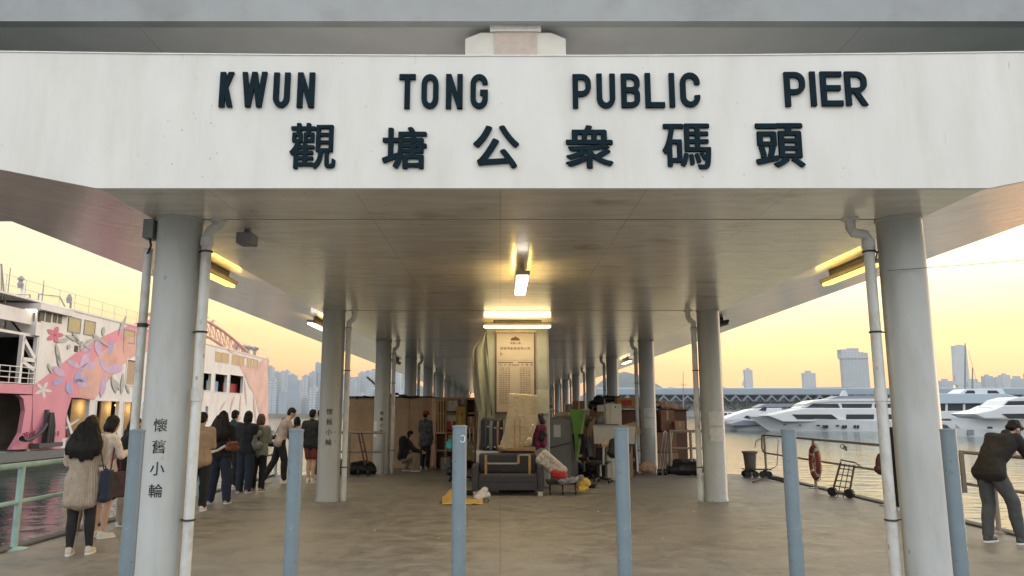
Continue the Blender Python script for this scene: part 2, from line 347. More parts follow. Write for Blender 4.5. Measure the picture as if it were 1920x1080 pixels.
# each letter: strokes in a box 0..1 wide, 0..1 high; w = stroke as share of height
def letter_strokes(ch, a, w):
    h = w / 2; e = h / a                                     # half a stroke, in x units and y units
    x0, x1, y0, y1, c = e, 1 - e, h, 1 - h, .5
    rx = min(.5 - e, .36 / a * .6); ry = .22
    V = lambda x: [(x, 0), (x, 1)]
    oval = arc(1 - e - rx, y1 - ry, rx, ry, 0, 90, 4) + arc(e + rx, y1 - ry, rx, ry, 90, 180, 4) + arc(e + rx, y0 + ry, rx, ry, 180, 270, 4) + arc(1 - e - rx, y0 + ry, rx, ry, 270, 360, 4)
    D = {'K': [V(x0), [(x0, .36), (x1, 1)], [(x0 + (x1 - x0) * .38, .55), (x1, 0)]],
        'W': [[(x0, 1), (.28, 0)], [(.28, 0), (c, 1)], [(c, 1), (.72, 0)], [(.72, 0), (1 - x0, 1)]],
        'U': [[(x0, 1)] + arc(x0 + rx, y0 + ry, rx, ry, 180, 270) + arc(x1 - rx, y0 + ry, rx, ry, 270, 360) + [(x1, 1)]],
        'N': [V(x0), V(x1), [(x0, 1), (x1, 0)]], 'T': [V(c), [(0, y1), (1, y1)]], 'O': [oval],
        'G': [arc(x1 - rx, y1 - ry, rx, ry, 0, 90) + arc(x0 + rx, y1 - ry, rx, ry, 90, 180) + arc(x0 + rx, y0 + ry, rx, ry, 180, 270) + arc(x1 - rx, y0 + ry, rx, ry, 270, 360) + [(x1, .47), (.55, .47)]],
        'C': [arc(x1 - rx, y1 - ry, rx, ry, -12, 90) + arc(x0 + rx, y1 - ry, rx, ry, 90, 180) + arc(x0 + rx, y0 + ry, rx, ry, 180, 270) + arc(x1 - rx, y0 + ry, rx, ry, 270, 372)],
        'P': [V(x0), [(x0, y1)] + arc(x1 - rx, y1 - .2, rx, .2, 90, 0) + arc(x1 - rx, .42 + .2, rx, .2, 0, -90) + [(x0, .42)]],
        'R': [V(x0), [(x0, y1)] + arc(x1 - rx, y1 - .2, rx, .2, 90, 0) + arc(x1 - rx, .44 + .2, rx, .2, 0, -90) + [(x0, .44)], [(.45, .44), (x1, 0)]],
        'B': [V(x0), [(x0, y1)] + arc(x1 - rx, y1 - .18, rx, .18, 90, 0) + arc(x1 - rx, .52 + .15, rx, .15, 0, -90) + [(x0, .52)], [(x0, .515)] + arc(x1 - rx, .52 - .15, rx, .15, 90, 0) + arc(x1 - rx, y0 + .15, rx, .15, 0, -90) + [(x0, y0)]],
        'L': [V(x0), [(x0, y0), (1, y0)]], 'I': [[(c, 0), (c, 1)]], 'E': [V(x0), [(x0, y1), (1, y1)], [(x0, y0), (1, y0)], [(x0, .52), (.92, .52)]]}
    return D[ch]
words = [('K', 411, 441, 137, 202), ('W', 452, 503, 137, 202), ('U', 512, 546, 138, 203), ('N', 557, 592, 138, 203),
    ('T', 748, 780, 141, 205), ('O', 790, 823, 141, 205), ('N', 836, 868, 141, 205), ('G', 882, 915, 141, 205),
    ('P', 1074, 1107, 141, 204), ('U', 1119, 1152, 140, 204), ('B', 1165, 1198, 140, 203), ('L', 1210, 1244, 139, 203), ('I', 1253, 1265, 139, 202), ('C', 1276, 1310, 138, 202),
    ('P', 1472, 1506, 137, 201), ('I', 1517, 1529, 136, 200), ('E', 1540, 1575, 136, 200), ('R', 1586, 1621, 136, 199)]
for ch, x0, x1, y0, y1 in words:
    a = at(x0, y1, YF); b = at(x1, y0, YF); w_, h_ = b.x - a.x, b.z - a.z
    s = MB()
    for q, st in enumerate(letter_strokes(ch, w_ / h_, .150)):
        stroke(s, [(a.x + x * w_, a.z + y * h_) for x, y in st] if True else 0, .150 * h_, YF - .026 - q * .0012, YF, closed=(ch == 'O'))
    o = s.build('letter', m_letter, canopy); o['label'] = 'raised dark letter ' + ch + ' on the white fascia'
for ch, x0, x1, y0, y1 in [('觀', 542, 632, 232, 318), ('塘', 716, 801, 239, 318), ('公', 887, 973, 236, 317), ('衆', 1061, 1148, 236, 317), ('碼', 1243, 1330, 233, 318), ('頭', 1418, 1504, 232, 315)]:
    vs, fs = glyph(ch, 0, .5)
    mx0, mx1 = min(v[0] for v in vs), max(v[0] for v in vs); my0, my1 = min(v[1] for v in vs), max(v[1] for v in vs)
    a = at(x0, y1, YF); b = at(x1, y0, YF)
    s = MB(); q = .0058 if ch in '觀碼' else .0095                # heavier strokes: the glyph laid again a few mm aside, each layer 0.5 mm prouder
    for k, (dx, dz) in enumerate([(0, 0), (-q, 0), (q, 0), (0, q * .7), (0, -q * .7), (-q, q * .7), (q, -q * .7)]):
        s.add([(a.x + q + dx + (v[0] - mx0) / (mx1 - mx0) * (b.x - a.x - 2 * q), YF - .024 - k * .0003 if v[2] > 0 else YF, a.z + q + dz + (v[1] - my0) / (my1 - my0) * (b.z - a.z - 2 * q)) for v in vs], fs)
    o = s.build('character', m_letter, canopy); o['label'] = 'raised dark character ' + ch + ' on the white fascia'

# ---- columns (parts of the canopy) with their downpipes
CLX, CRX, CR = -3.27, 4.09, .218
YS = [7.55, 14.6, 20.95, 27.4, 34, 40.6, 47.2, 53.8, 60.4, 67, 73.6]
def wrap_text(s, txt, cx, cy, r, ztop, ch_h, pitch, th0=0.0):
    for i, ch in enumerate(txt):
        vs, fs = glyph(ch, .004, .02); mx = (min(v[0] for v in vs) + max(v[0] for v in vs)) / 2; my = min(v[1] for v in vs); k = ch_h / (max(v[1] for v in vs) - my)
        V = []
        for v in vs:
            th = th0 + (v[0] - mx) * k / r; rr = r + (.0035 if v[2] > 0 else -.002)
            V.append((cx + rr * math.sin(th), cy - rr * math.cos(th), ztop - ch_h - i * pitch + (v[1] - my) * k))
        s.add(V, fs)
for side, cx in ((-1, CLX), (1, CRX)):
    cx0 = cx
    for i, y in enumerate(YS):
        cx = cx0 + side * .055 if i == 0 else cx0
        s = MB(); s.lathe((cx, y, 0), [(CR + .015, 0), (CR + .012, .035), (CR, .05), (CR, H0 - .03), (CR + .012, H0 - .02), (CR + .012, H0 + .02)], 40 if i < 3 else 20)
        c = s.build('column', m_col, canopy, smooth=True)
        if side < 0 and i < 3:
            c['label'] = ['nearest left column painted with four black characters', 'second left column painted with four black characters', 'third left column with four black characters'][i]
            z0, hh, pp = [(1.59, .125, .205), (1.72, .115, .19), (1.68, .10, .165)][i]
            for q_, ch_ in enumerate('懷舊小輪'): t_ = MB(); wrap_text(t_, ch_, cx, y, CR, z0 - q_ * pp, hh, pp, [.18, .12, .1][i]); t_.build('painted_character', m_ink, c)
        px = cx - side * (.35 if i == 0 and side > 0 else .30)
        s = MB(); r = .052
        if i == 0 and side > 0: pts = [(px - .17, y - .03, H0 + .02), (px - .17, y - .03, H0 - .10), (px - .14, y - .03, H0 - .15), (px - .03, y - .03, H0 - .17), (px, y - .03, H0 - .22), (px, y - .03, 0)]
        elif i == 0: pts = [(px + .08, y + .04, H0 + .02), (px + .08, y + .04, H0 - .05), (px + .02, y, H0 - .12), (px, y - .03, H0 - .2), (px, y - .03, 0)]
        else: pts = [(px - side * .10, y - .02, H0 + .02), (px - side * .10, y - .02, H0 - .12), (px - side * .07, y - .02, H0 - .19), (px, y - .02, H0 - .24), (px, y - .02, H0 - .34), (px, y - .02, 0)]
        s.tube(pts, r, 14); s.tube([pts[0], (pts[0][0], pts[0][1], H0 - .02)], r * 1.6, 14)
        s.tube([pts[-2], (pts[-2][0], pts[-2][1], pts[-2][2] - .09)], r * 1.22, 14); s.tube([(px, pts[-1][1], 1.88), (px, pts[-1][1], 1.76)], r * 1.16, 14)
        pipe = s.build('downpipe', m_pipe, canopy, smooth=True)
        for z in (3.28, 2.45, .62):
            s = MB(); s.torus((px, pts[-1][1], z), r + .004, .010, Matrix.Rotation(R(90), 4, 'X'), 16, 6)
            s.bar((px + side * r, pts[-1][1], z), (px + side * (.3 - CR * .9), y - .01, z), .022, .012)
            s.build('pipe_clamp', m_dark, pipe)
for y in YS[:6]:
    s = MB(); s.bb(CLX - .1, CRX + .1, y - .006, y + .006, H0 - .004, H0 + .01); s.build('joint_strip', M('joint_dark', (.26, .23, .20), .8), canopy)
# thin conduit and junction box on the near left column, clamp box on its other side
s = MB(); s.tube([(-3.67, 7.62, H0 - .30), (-3.67, 7.62, 1.3), (-3.67, 7.62, 0)], .043, 12); cp = s.build('conduit_pipe', m_pipe, canopy, smooth=True)
s = MB(); s.tube([(-3.67, 7.62, 2.55), (-3.67, 7.62, 2.51)], .052, 12); s.bar((-3.67, 7.62, 2.53), (-3.5, 7.58, 2.53), .015); s.build('pipe_clamp', m_dark, cp)
s = MB(); s.box((-3.61, 7.52, H0 - .12), (.11, .16, .20)); s.build('junction_box', M('grey_box', (.20, .21, .22), .5), canopy, bevel=.01)
s = MB(); s.tube([(-3.61, 7.5, H0 - .2), (-3.58, 7.48, H0 - .30), (-3.67, 7.6, H0 - .36)], .012, 6); s.build('cable', m_dark, canopy)
s = MB(); s.box((-2.78, 8.0, H0 - .11), (.17, .22, .12)); s.box((-2.78, 8.0, H0 - .03), (.06, .06, .06)); s.build('junction_box', M('grey_box', (.2, .2, .2)), canopy, bevel=.008)
s = MB()
random.seed(3)
for cx in (-3.05, 3.86):
    for k in range(3):
        z = H0 - .38 - k * .03; s.tube([(cx + random.uniform(-.03, .03), 7.6, z + .16), (cx + random.uniform(-.05, .05), 7.56, z + .05), (cx + random.uniform(-.04, .04), 7.58, z - .1), (cx + random.uniform(-.05, .05), 7.63, z - .2)], .007, 6)
s.build('loose_cable', m_dark, canopy)
s = MB(); s.tube([(3.88, 7.35, 3.05), (4.6, 7.2, 3.08), (6.5, 7.0, 3.22), (9, 6.8, 3.4)], .003, 6); s.build('stay_wire', m_dark, canopy)
# black panel strip standing between right downpipe and column
bn = thing('banner_roll', 'tall black rolled banner standing at the right railing between downpipe and column', 'banner', (6.78, 13.2, 0)); s = MB(); s.bb(0, .26, -.05, .05, .05, 1.40); s.build('roll', M('black_plastic', (.008, .008, .009), .4), bn, bevel=.02); s = MB(); s.bb(-.02, .28, -.08, .08, 0, .05); s.build('foot', M('paper', (.70, .68, .62), .8, .06, 9), bn)

# papers taped on the right columns
def taped(cx, y, z, w, h, a, lab, m=None):
    s = MB(); n_ = 7; r = CR + .004; vs = []
    for rr in (r, r + .003):
        for k in range(n_ + 1):
            th = a + (k / n_ - .5) * w / r
            for zz in (z, z + h): vs.append((cx + rr * math.sin(th), y - rr * math.cos(th), zz))
    fs = []; o2 = 2 * (n_ + 1)
    for k in range(n_):
        i = 2 * k; fs += [(i, i + 1, i + 3, i + 2), (o2 + i, o2 + i + 2, o2 + i + 3, o2 + i + 1), (i, i + 2, o2 + i + 2, o2 + i), (i + 1, o2 + i + 1, o2 + i + 3, i + 3)]
    fs += [(0, o2, o2 + 1, 1), (2 * n_, 2 * n_ + 1, o2 + 2 * n_ + 1, o2 + 2 * n_)]
    s.add(vs, fs); tag(s.build('taped_notice', m or m_grime), lab, 'notice', 'notices taped on the columns')
m_grime = M('faded_paper', (.56, .56, .53), .6, .12, 12)
taped(CRX, 14.6, 1.40, .30, .27, .1, 'upper faded sheet taped on second right column'); taped(CRX, 14.6, 1.10, .30, .26, .12, 'lower faded sheet taped on second right column')
taped(CRX, 20.95, 1.52, .34, .24, 0, 'upper faded sheet taped on third right column'); taped(CRX, 20.95, 1.22, .34, .26, .02, 'lower faded sheet taped on third right column')
taped(CLX, 20.95, .98, .16, .42, -.85, 'narrow white sheet taped on third left column', m_paper)

# ------------------------------------------------------------------ lamps under the canopy
def lamp(label, c, ln, rz, lit, tilt=0, cat='ceiling light', drop=.09, w=.19, side_w=1.6):
    t_ = thing('tube_light', label, cat, c, rz, 'tube lights under the canopy'); t_.rotation_euler = (0, tilt, rz)
    s = MB(); s.box((0, 0, -drop / 2), (.05, ln * .7, drop)); s.box((0, 0, -drop - .03), (w, ln, .06)); s.build('housing', m_fix if lit else m_dark, t_, bevel=.012)
    s = MB(); s.box((0, 0, -drop - .085), (w * .82, ln * .97, .05)); s.build('diffuser', (m_tube if lit == 1 else m_tube2) if lit else M('dead_tube', (.12, .11, .1), .4), t_, bevel=.02, seg=3)
    if lit:
        l = bpy.data.lights.new('lamp', 'AREA'); l.shape = 'RECTANGLE'; l.size = w * .8; l.size_y = ln; l.energy = 14; l.color = (1, .80, .42); l.normalize = True
        o = bpy.data.objects.new('lamp_glow', l); COL.objects.link(o); o.parent = t_; o.location = (0, 0, -drop - .13)
        for q in (-1, 1):                                   # the tube also shines out of both long sides of its housing
            l2 = bpy.data.lights.new('lamp', 'AREA'); l2.shape = 'RECTANGLE'; l2.size = .05; l2.size_y = ln * .96; l2.energy = side_w; l2.color = (1, .66, .16)
            o = bpy.data.objects.new('lamp_glow', l2); COL.objects.link(o); o.parent = t_; o.location = (q * (w / 2 + .012), 0, -drop - .07); o.rotation_euler = (0, -q * R(118), 0)
    return t_
lamp('short tube light on a drop bracket, alone in the middle of the ceiling', (.30, 10.5, H0), 1.5, 0, 2, drop=.12, side_w=3)
lamp('crosswise tube light in front of the timetable column', (.37, 16.15, H0), 1.5, PI / 2, 2, drop=.06, w=.10, side_w=2.6)
lamp('yellow glowing tube light behind the nearest left column', (-4.08, 10.5, zs(-4.08)), 1.5, 0, 1, SL * .98)
lamp('yellow glowing tube light beside the nearest right downpipe', (4.95, 10.5, zs(4.95)), 1.5, 0, 1, -SL * .98)
lamp('tube light showing at the left side of the second left column', (-4.12, 17.0, zs(-4.12)), 1.5, 0, 2, SL * .98)
lamp('unlit dark tube light beyond the second right column', (4.95, 16.9, zs(4.95)), 1.0, 0, 0, -SL * .98)
lamp('unlit dark tube light past the third left column', (-4.0, 29.0, zs(-4.0)), 1.5, 0, 0, SL * .98)
lamp('small lit tube light past the third right column', (4.95, 29.5, zs(4.95)), 1.5, 0, 2, -SL * .98)
lamp('small unlit tube light far down the left wing', (-4.05, 42.0, zs(-4.05)), 1.5, 0, 0, SL * .98)

# ------------------------------------------------------------------ road bridge over the pier and its support
HB = 9.25 + EYE
br = thing('road_bridge', 'grey concrete road bridge crossing overhead above the white fascia', 'bridge', (0, 16.6, HB))
s = MB(); s.bb(-70, 70, .3, 11, 0, 1.0); s.build('box_girder', m_under, br)
s = MB(); s.bb(-70, 70, 0, .3, -.004, 2.2); s.build('side_beam', m_conc, br)
s = MB(); s.bb(-70, 70, -.25, .3, 2.2, 3.1); s.build('parapet', m_conc, br)
bp = thing('bridge_pier', 'square grey bridge pier rising through the canopy, carrying the timetable board', 'bridge pier', (.37, 17.65, 0))
s = MB(); s.bb(-.735, .735, -.735, .735, 0, HB - 1.6); s.build('shaft', M('pier_paint', (.36, .37, .33), .6, .08, 2, dirt=(.22, .21, .18), dirt_amt=.5, dirt_scale=1.5), bp, bevel=.05)
s = MB(); s.prism([(-.735, -2.4), (.735, -2.4), (1.22, -1.0), (1.22, -.32), (.86, -.16), (-.86, -.16), (-1.22, -.32), (-1.22, -1.0)], lambda x, z: (x, -.80, HB + z), lambda x, z: (x, .8, HB + z)); s.build('pier_head', m_head, bp, bevel=.02)
s = MB(); s.bb(-.5, .5, -.84, -.80, HB - 1.0, HB - .18); s.build('recess_panel', M('pink_cement', (.50, .42, .36), .8), bp)
s = MB(); s.bb(-.62, .62, -.86, .8, HB - .16, HB - .0); s.build('bearing', M('bearing_paint', (.66, .65, .62), .5), bp, bevel=.01)

# ------------------------------------------------------------------ bollards in front
posts = [(258, 'bollard hard against the left side of the nearest left column', ''), (556, 'bollard second from the left, right of the nearest left column', ''), (862, 'bollard with a scratched white mark near its top', ''),
    (1165, 'bollard in front of the office chairs, right of the middle', ''), (1478, 'bollard standing in front of the red lifebuoy', ''), (1777, 'bollard at the right side of the nearest right column', '')]
for i, (px, lab, _) in enumerate(posts):
    q = at(px, 806, 6.6); hh = [1.495, 1.50, 1.53, 1.51, 1.50, 1.50][i]
    t_ = thing('bollard', 'slim blue grey steel ' + lab, 'bollard', (q.x, 6.6, 0), 0, 'blue grey bollards across the pier entrance')
    s = MB(); s.tube([(0, 0, 0), (0, 0, hh)], .062, 24); s.build('post', m_bollard, t_, smooth=True, bevel=.006)
    s = MB(); s.lathe((0, 0, hh), [(.066, -.012), (.066, .004), (.0, .006)][:2] + [(.04, .010)], 20); s.build('cap', m_bollard, t_, smooth=True)
    s = MB(); s.lathe((0, 0, 0), [(.11, 0), (.11, .012), (.065, .03)], 20); s.build('base_flange', m_bollard, t_, smooth=True)
    if i == 2:
        s = MB(); s.tube([(.028 + .02 * math.cos(a / 10 * 5 - 2.6), -.0635, hh - .105 + .03 * math.sin(a / 10 * 5 - 2.6)) for a in range(11)], .0035, 6); s.build('scratch_mark', M('white_mark', (.75, .75, .72), .8), t_)

# ------------------------------------------------------------------ railings
def railing(label, pts, mat, zt=1.0, zm=.56, r=.036, pr=.04, group='pier edge railings', loop=None, postat=None):
    o0 = Vector(pts[0]); t_ = thing('railing', label, 'railing', (o0.x, o0.y, 0), 0, group)
    for nm, z, rr in (('top_rail', zt, r), ('middle_rail', zm, r * .8)):
        s = MB(); s.tube([(x - o0.x, y - o0.y, z) for x, y in pts], rr, 12); s.build(nm, mat, t_, smooth=True)
    for (x, y) in (postat or pts):
        s = MB(); s.tube([(x - o0.x, y - o0.y, 0), (x - o0.x, y - o0.y, zt)], pr, 12); s.lathe((x - o0.x, y - o0.y, 0), [(.15, .0), (.15, .012), (.05, .03)], 12); s.build('post', mat, t_, smooth=True)
    if loop:
        x, y = pts[-1]; s = MB(); s.tube([(x - o0.x, y - o0.y, zt), (x - o0.x, y - o0.y + .14, zt - .03), (x - o0.x, y - o0.y + .2, zt - .12), (x - o0.x, y - o0.y + .2, zm + .12), (x - o0.x, y - o0.y + .14, zm + .03), (x - o0.x, y - o0.y, zm)], r, 12); s.build('end_loop', mat, t_, smooth=True)
    return t_
railing('pale teal steel railing along the left edge of the pier beside the queue', [(LX + .12, y) for y in (3.9, 6.7, 9.5, 12.3, 15.1, 17.9, 20.2)], m_teal)
railing('worn brown steel railing along the right edge of the pier by the yachts', [(RX - .16, y) for y in (4.8, 7.8, 10.8, 13.8, 16.9, 20.0)], m_brownrail, 1.06, .60, r=.028, pr=.032, loop=1)
railing('short crosswise brown railing in front of the plywood hut', [(-4.9, 20.2), (-4.0, 20.2), (-3.1, 20.2)], m_brownrail, 1.12, .62)
railing('short crosswise brown railing in front of the brown shed', [(4.55, 20.4), (5.1, 20.4), (5.7, 20.4)], m_brownrail, 1.15, .70)

# ------------------------------------------------------------------ people
BAKE = []; POST = []
def caps(s, a, ra, b, rb, n=12):
    """closed tapered capsule"""
    a = Vector(a); b = Vector(b); d = b - a
    if d.length < 1e-4: d = Vector((0, 0, 1e-3)); b = a + d
    dn = d.normalized(); pts, rs = [], []
    for k in range(4):
        t = -PI / 2 + k * PI / 6.2; pts.append(a + dn * ra * math.sin(t)); rs.append(max(.0015, ra * math.cos(t)))
    pts.append(a); rs.append(ra); pts.append(b); rs.append(rb)
    for k in range(1, 4):
        t = k * PI / 6.2; pts.append(b + dn * rb * math.sin(t)); rs.append(rb * math.cos(t))
    pts.append(b + dn * rb); rs.append(.0015)
    s.tube(pts, rs, n)
def ell(s, c, r, rot=None, n=14):
    prof = [(math.sin(PI * k / n) if 0 < k < n else .02, -math.cos(PI * k / n)) for k in range(n + 1)]
    T = Matrix.Diagonal((*r, 1)); T = (rot @ T) if rot else T
    s.lathe(c, prof, n, T)
def soft(s, name, mat, parent, vox=.010, wr=0.0, wscale=9, wst=(1, 1, 1), pleat=0, it=4):
    """melt the overlapping shapes of s into one continuous skin"""
    o = s.build(name, mat, parent)
    m = o.modifiers.new('r', 'REMESH'); m.mode = 'VOXEL'; m.voxel_size = vox; m.use_smooth_shade = True
    m2 = o.modifiers.new('s', 'SMOOTH'); m2.factor = .5; m2.iterations = it
    BAKE.append(o); POST.append((o, wr, wscale, wst, pleat)); return o
def finish_soft():
    bake(BAKE)
    for o, wr, ws, wst, pl in POST:
        me = o.data; me.polygons.foreach_set('use_smooth', [True] * len(me.polygons))
        if wr or pl:
            off = Vector((len(o.name) * 7.3 + len(me.vertices) % 97, 3, 5)); co = [v.co.copy() for v in me.vertices]; no = [v.normal.copy() for v in me.vertices]; flat = []
            for c, nn in zip(co, no):
                d = 0
                if wr: d = noise.noise(Vector((c.x * wst[0], c.y * wst[1], c.z * wst[2])) * ws + off) * wr + noise.noise(Vector((c.x, c.y, c.z)) * ws * 2.7 + off) * wr * .4
                if pl: d += math.sin(math.atan2(c.y, c.x) * pl) * .007
                flat += list(c + nn * d)
            me.vertices.foreach_set('co', flat)
        me.update()
    BAKE.clear(); POST.clear()

SKIN = M('skin', (.52, .33, .23), .5, .06, 20); SKIN2 = M('skin_warm', (.42, .25, .17), .5, .06, 20)
HAIR = M('black_hair', (.010, .008, .008), .6, .3, 30, .004, (1, 1, .1), spec=.25); HAIRB = M('brown_hair', (.10, .045, .025), .45, .3, 30, .004, (1, 1, .1))
EYEM = M('eye_dark', (.02, .015, .012), .2); SHOEW = M('white_shoe', (.62, .60, .55), .5, .08); SOLE = M('shoe_sole', (.72, .72, .70), .6)
def cloth(name, c, var=.15): return M(name, c, .85, var, 14, .004)

BASE = dict(hip=(0, 0, .93), waist=(0, 0, 1.06), chest=(0, .0, 1.26), neck=(0, -.01, 1.44), head=(0, .015, 1.585),
    sL=(-.175, 0, 1.385), sR=(.175, 0, 1.385), eL=(-.225, -.03, 1.11), eR=(.225, -.03, 1.11), wL=(-.225, .05, .88), wR=(.225, .05, .88),
    hL=(-.085, 0, .90), hR=(.085, 0, .90), kL=(-.10, .015, .49), kR=(.10, .015, .49), aL=(-.10, -.02, .085), aR=(.10, -.02, .085))
def hand(s, w, e, curl, side, k=1.0, grip=None):
    w = Vector(w); d = (w - Vector(e)).normalized(); fwd = Vector((0, 1, 0)); lat = d.cross(fwd)
    lat = lat.normalized() if lat.length > .2 else Vector((1, 0, 0)); fold = lat.cross(d).normalized()
    if fold.y < 0: fold = -fold
    palm = w + d * .05 * k
    for q in (-.026, 0, .026): caps(s, w + lat * q * .7 * k, .016 * k, w + d * .085 * k + lat * q * k, .013 * k, 8)
    for q, ln in ((-.031, .062), (-.0105, .074), (.0105, .07), (.031, .055)):
        a = w + d * .085 * k + lat * q * k; b = a + (d * (1 - curl * .5) + fold * curl).normalized() * ln * .5 * k
        c = b + (d * (1 - curl) + fold * curl * 1.6).normalized() * ln * .5 * k
        caps(s, a, .0095 * k, b, .0085 * k, 8); caps(s, b, .0085 * k, c, .0072 * k, 8)
    t0 = w + d * .025 * k + lat * side * .028 * k; t1 = t0 + (lat * side * .7 + d * .7 + fold * .5).normalized() * .035 * k; t2 = t1 + (d + fold * .7).normalized() * .03 * k
    caps(s, t0, .013 * k, t1, .0105 * k, 8); caps(s, t1, .0105 * k, t2, .0085 * k, 8)

def person(label, x, y, face, h=1.65, sex='f', pose=None, lean=0, bow=0, turn=0, top=None, bottom=None, hair=('short', HAIR), shoes=SHOEW, skin=SKIN, vox=.009, legs_bare=False, hood=None, zoff=0, cap=None, mask=False):
    """face: heading in degrees, 0 looks away from the camera (+Y), 90 to the left, -90 to the right"""
    k = h / 1.70; J = {a: Vector(b) for a, b in BASE.items()}
    for a, b in (pose or {}).items(): J[a] = Vector(b)
    if lean:
        Rm = Matrix.Rotation(-R(lean), 3, 'X'); c = J['hip']
        for a in ('waist', 'chest', 'neck', 'head', 'sL', 'sR') + tuple(q for q in ('eL', 'eR', 'wL', 'wR') if not (pose and q in pose)): J[a] = c + Rm @ (J[a] - c)
    up = (J['head'] - J['neck']).normalized(); hq = Matrix.Rotation(-R(bow), 4, 'X') @ Matrix.Rotation(R(turn), 4, 'Z')
    if bow: J['head'] = J['neck'] + (Matrix.Rotation(-R(bow + lean * .3), 3, 'X') @ (Vector(BASE['head']) - Vector(BASE['neck'])))
    hr = (Matrix.Rotation(-R(bow + lean * .3), 4, 'X') @ Matrix.Rotation(R(turn), 4, 'Z'))
    t_ = thing('person', label, 'person', (x, y, zoff), R(face)); t_.scale = (k, k, k)
    P = lambda v: J['head'] + (hr @ Vector(v))
    f = .92 if sex == 'f' else 1.05
    # body: one continuous skin
    s = MB()
    ell(s, P((0, 0, .03)), (.076, .094, .098), hr); ell(s, P((0, .022, -.045)), (.056, .068, .062), hr)
    caps(s, P((0, .088, .01)), .010, P((0, .108, -.022)), .013, 8)
    for q in (-1, 1): ell(s, P((q * .078, -.005, -.005)), (.012, .020, .03), hr, 8); caps(s, P((q * .02, .086, .028)), .012, P((q * .045, .076, .03)), .010, 8)
    caps(s, P((-.018, .088, -.058)), .007, P((.018, .088, -.058)), .007, 8)
    caps(s, J['neck'] - Vector((0, 0, .02)), .056 * f, J['head'] + Vector((0, -.01, -.05)), .050 * f)
    for q in (-1, 1):
        S, E, Wr, Hh, K_, A_ = [J[a + ('L' if q < 0 else 'R')] for a in 'sewhka']
        caps(s, J['neck'] - Vector((0, 0, .03)), .05 * f, S, .050 * f); caps(s, S, .050 * f, E, .039 * f); caps(s, E, .038 * f, Wr, .025 * f)
        caps(s, S.lerp(J['chest'], .35), .095 * f, J['waist'] + Vector((q * .055, 0, 0)), .085 * f); caps(s, J['waist'] + Vector((q * .05, 0, 0)), .09 * f, Hh, .10)
        caps(s, Hh, .088, K_, .056); caps(s, K_, .054, K_.lerp(A_, .35) + Vector((0, -.012, 0)), .055); caps(s, K_.lerp(A_, .35) + Vector((0, -.012, 0)), .054, A_, .034)
        caps(s, A_ - Vector((0, .0, .03)), .032, A_ + Vector((q * .012, .13, -.055)), .026)
        hand(s, Wr, E, .45, -q if Wr.y < .15 else -q)
    body = soft(s, 'body', skin, t_, vox if vox < .01 else .0105, it=2)
    s = MB()
    for q in (-1, 1): ell(s, P((q * .031, .083, .008)), (.012, .006, .007), hr, 8)
    s.build('eye', EYEM, t_, smooth=True)
    if mask:
        s = MB(); ell(s, P((0, .045, -.045)), (.058, .062, .045), hr); soft(s, 'face_mask', M('face_mask', (.45, .55, .62), .7), t_, .008)
    # shoes
    for q in (-1, 1):
        A_ = J['a' + ('L' if q < 0 else 'R')]; s = MB(); B = A_ + Vector((q * .0, 0, -.085 + .04))
        caps(s, B + Vector((0, -.035, .005)), .040, B + Vector((q * .014, .13, -.008)), .034); caps(s, B + Vector((0, -.03, .03)), .040, B + Vector((0, .03, .02)), .038)
        soft(s, 'shoe', shoes, t_, .009, it=2)
        s = MB(); C0 = B + Vector((q * .006, .05, -.034)); s.lathe(C0, [(1, -.011), (1.02, 0), (1, .016)], 20, Matrix.Rotation(-q * .08, 4, 'Z') @ Matrix.Diagonal((.047, .135, 1, 1)))
        s.build('shoe_sole', SOLE, t_, smooth=True)
    # lower clothing
    if bottom:
        kind, mat = bottom[:2]; ln = bottom[2] if len(bottom) > 2 else 0; s = MB()
        loose = {'leggings': .008, 'trousers': .022, 'wide': .04, 'shorts': .03, 'skirt': .03}[kind]
        for q in (-1, 1):
            Hh, K_, A_ = [J[a + ('L' if q < 0 else 'R')] for a in 'hka']
            caps(s, J['waist'] + Vector((q * .05, 0, -.03)), .088, Hh, .104 + loose * .4)
            if kind == 'skirt':
                mz = ln or .5
                for w in (-1, 0, 1): caps(s, Hh, .095, Vector((Hh.x * 1.25, Hh.y + w * .07, mz + .06)), .07)
            elif kind == 'shorts': caps(s, Hh, .10, Hh.lerp(K_, .72), .078 + loose * .4)
            else:
                cf = K_.lerp(A_, .35) + Vector((0, -.012, 0)); caps(s, K_, .056 + loose, cf, .058 + loose * .9)
                caps(s, Hh, .094 + loose * .4, K_, .060 + loose); caps(s, cf, .058 + loose * .9, A_ + Vector((0, 0, .02 if kind != 'wide' else .0)), (.036 if kind == 'leggings' else .05) + loose * .7)
        if kind == 'skirt':
            for w in (-.07, .0, .07): caps(s, (-.12, w, (ln or .5) + .06), .07, (.12, w, (ln or .5) + .06), .07)
        soft(s, {'leggings': 'leggings', 'trousers': 'trousers', 'wide': 'trousers', 'shorts': 'shorts', 'skirt': 'skirt'}[kind], mat, t_, .0105, .004 if kind == 'leggings' else .010, 9, (1, 1, .7))
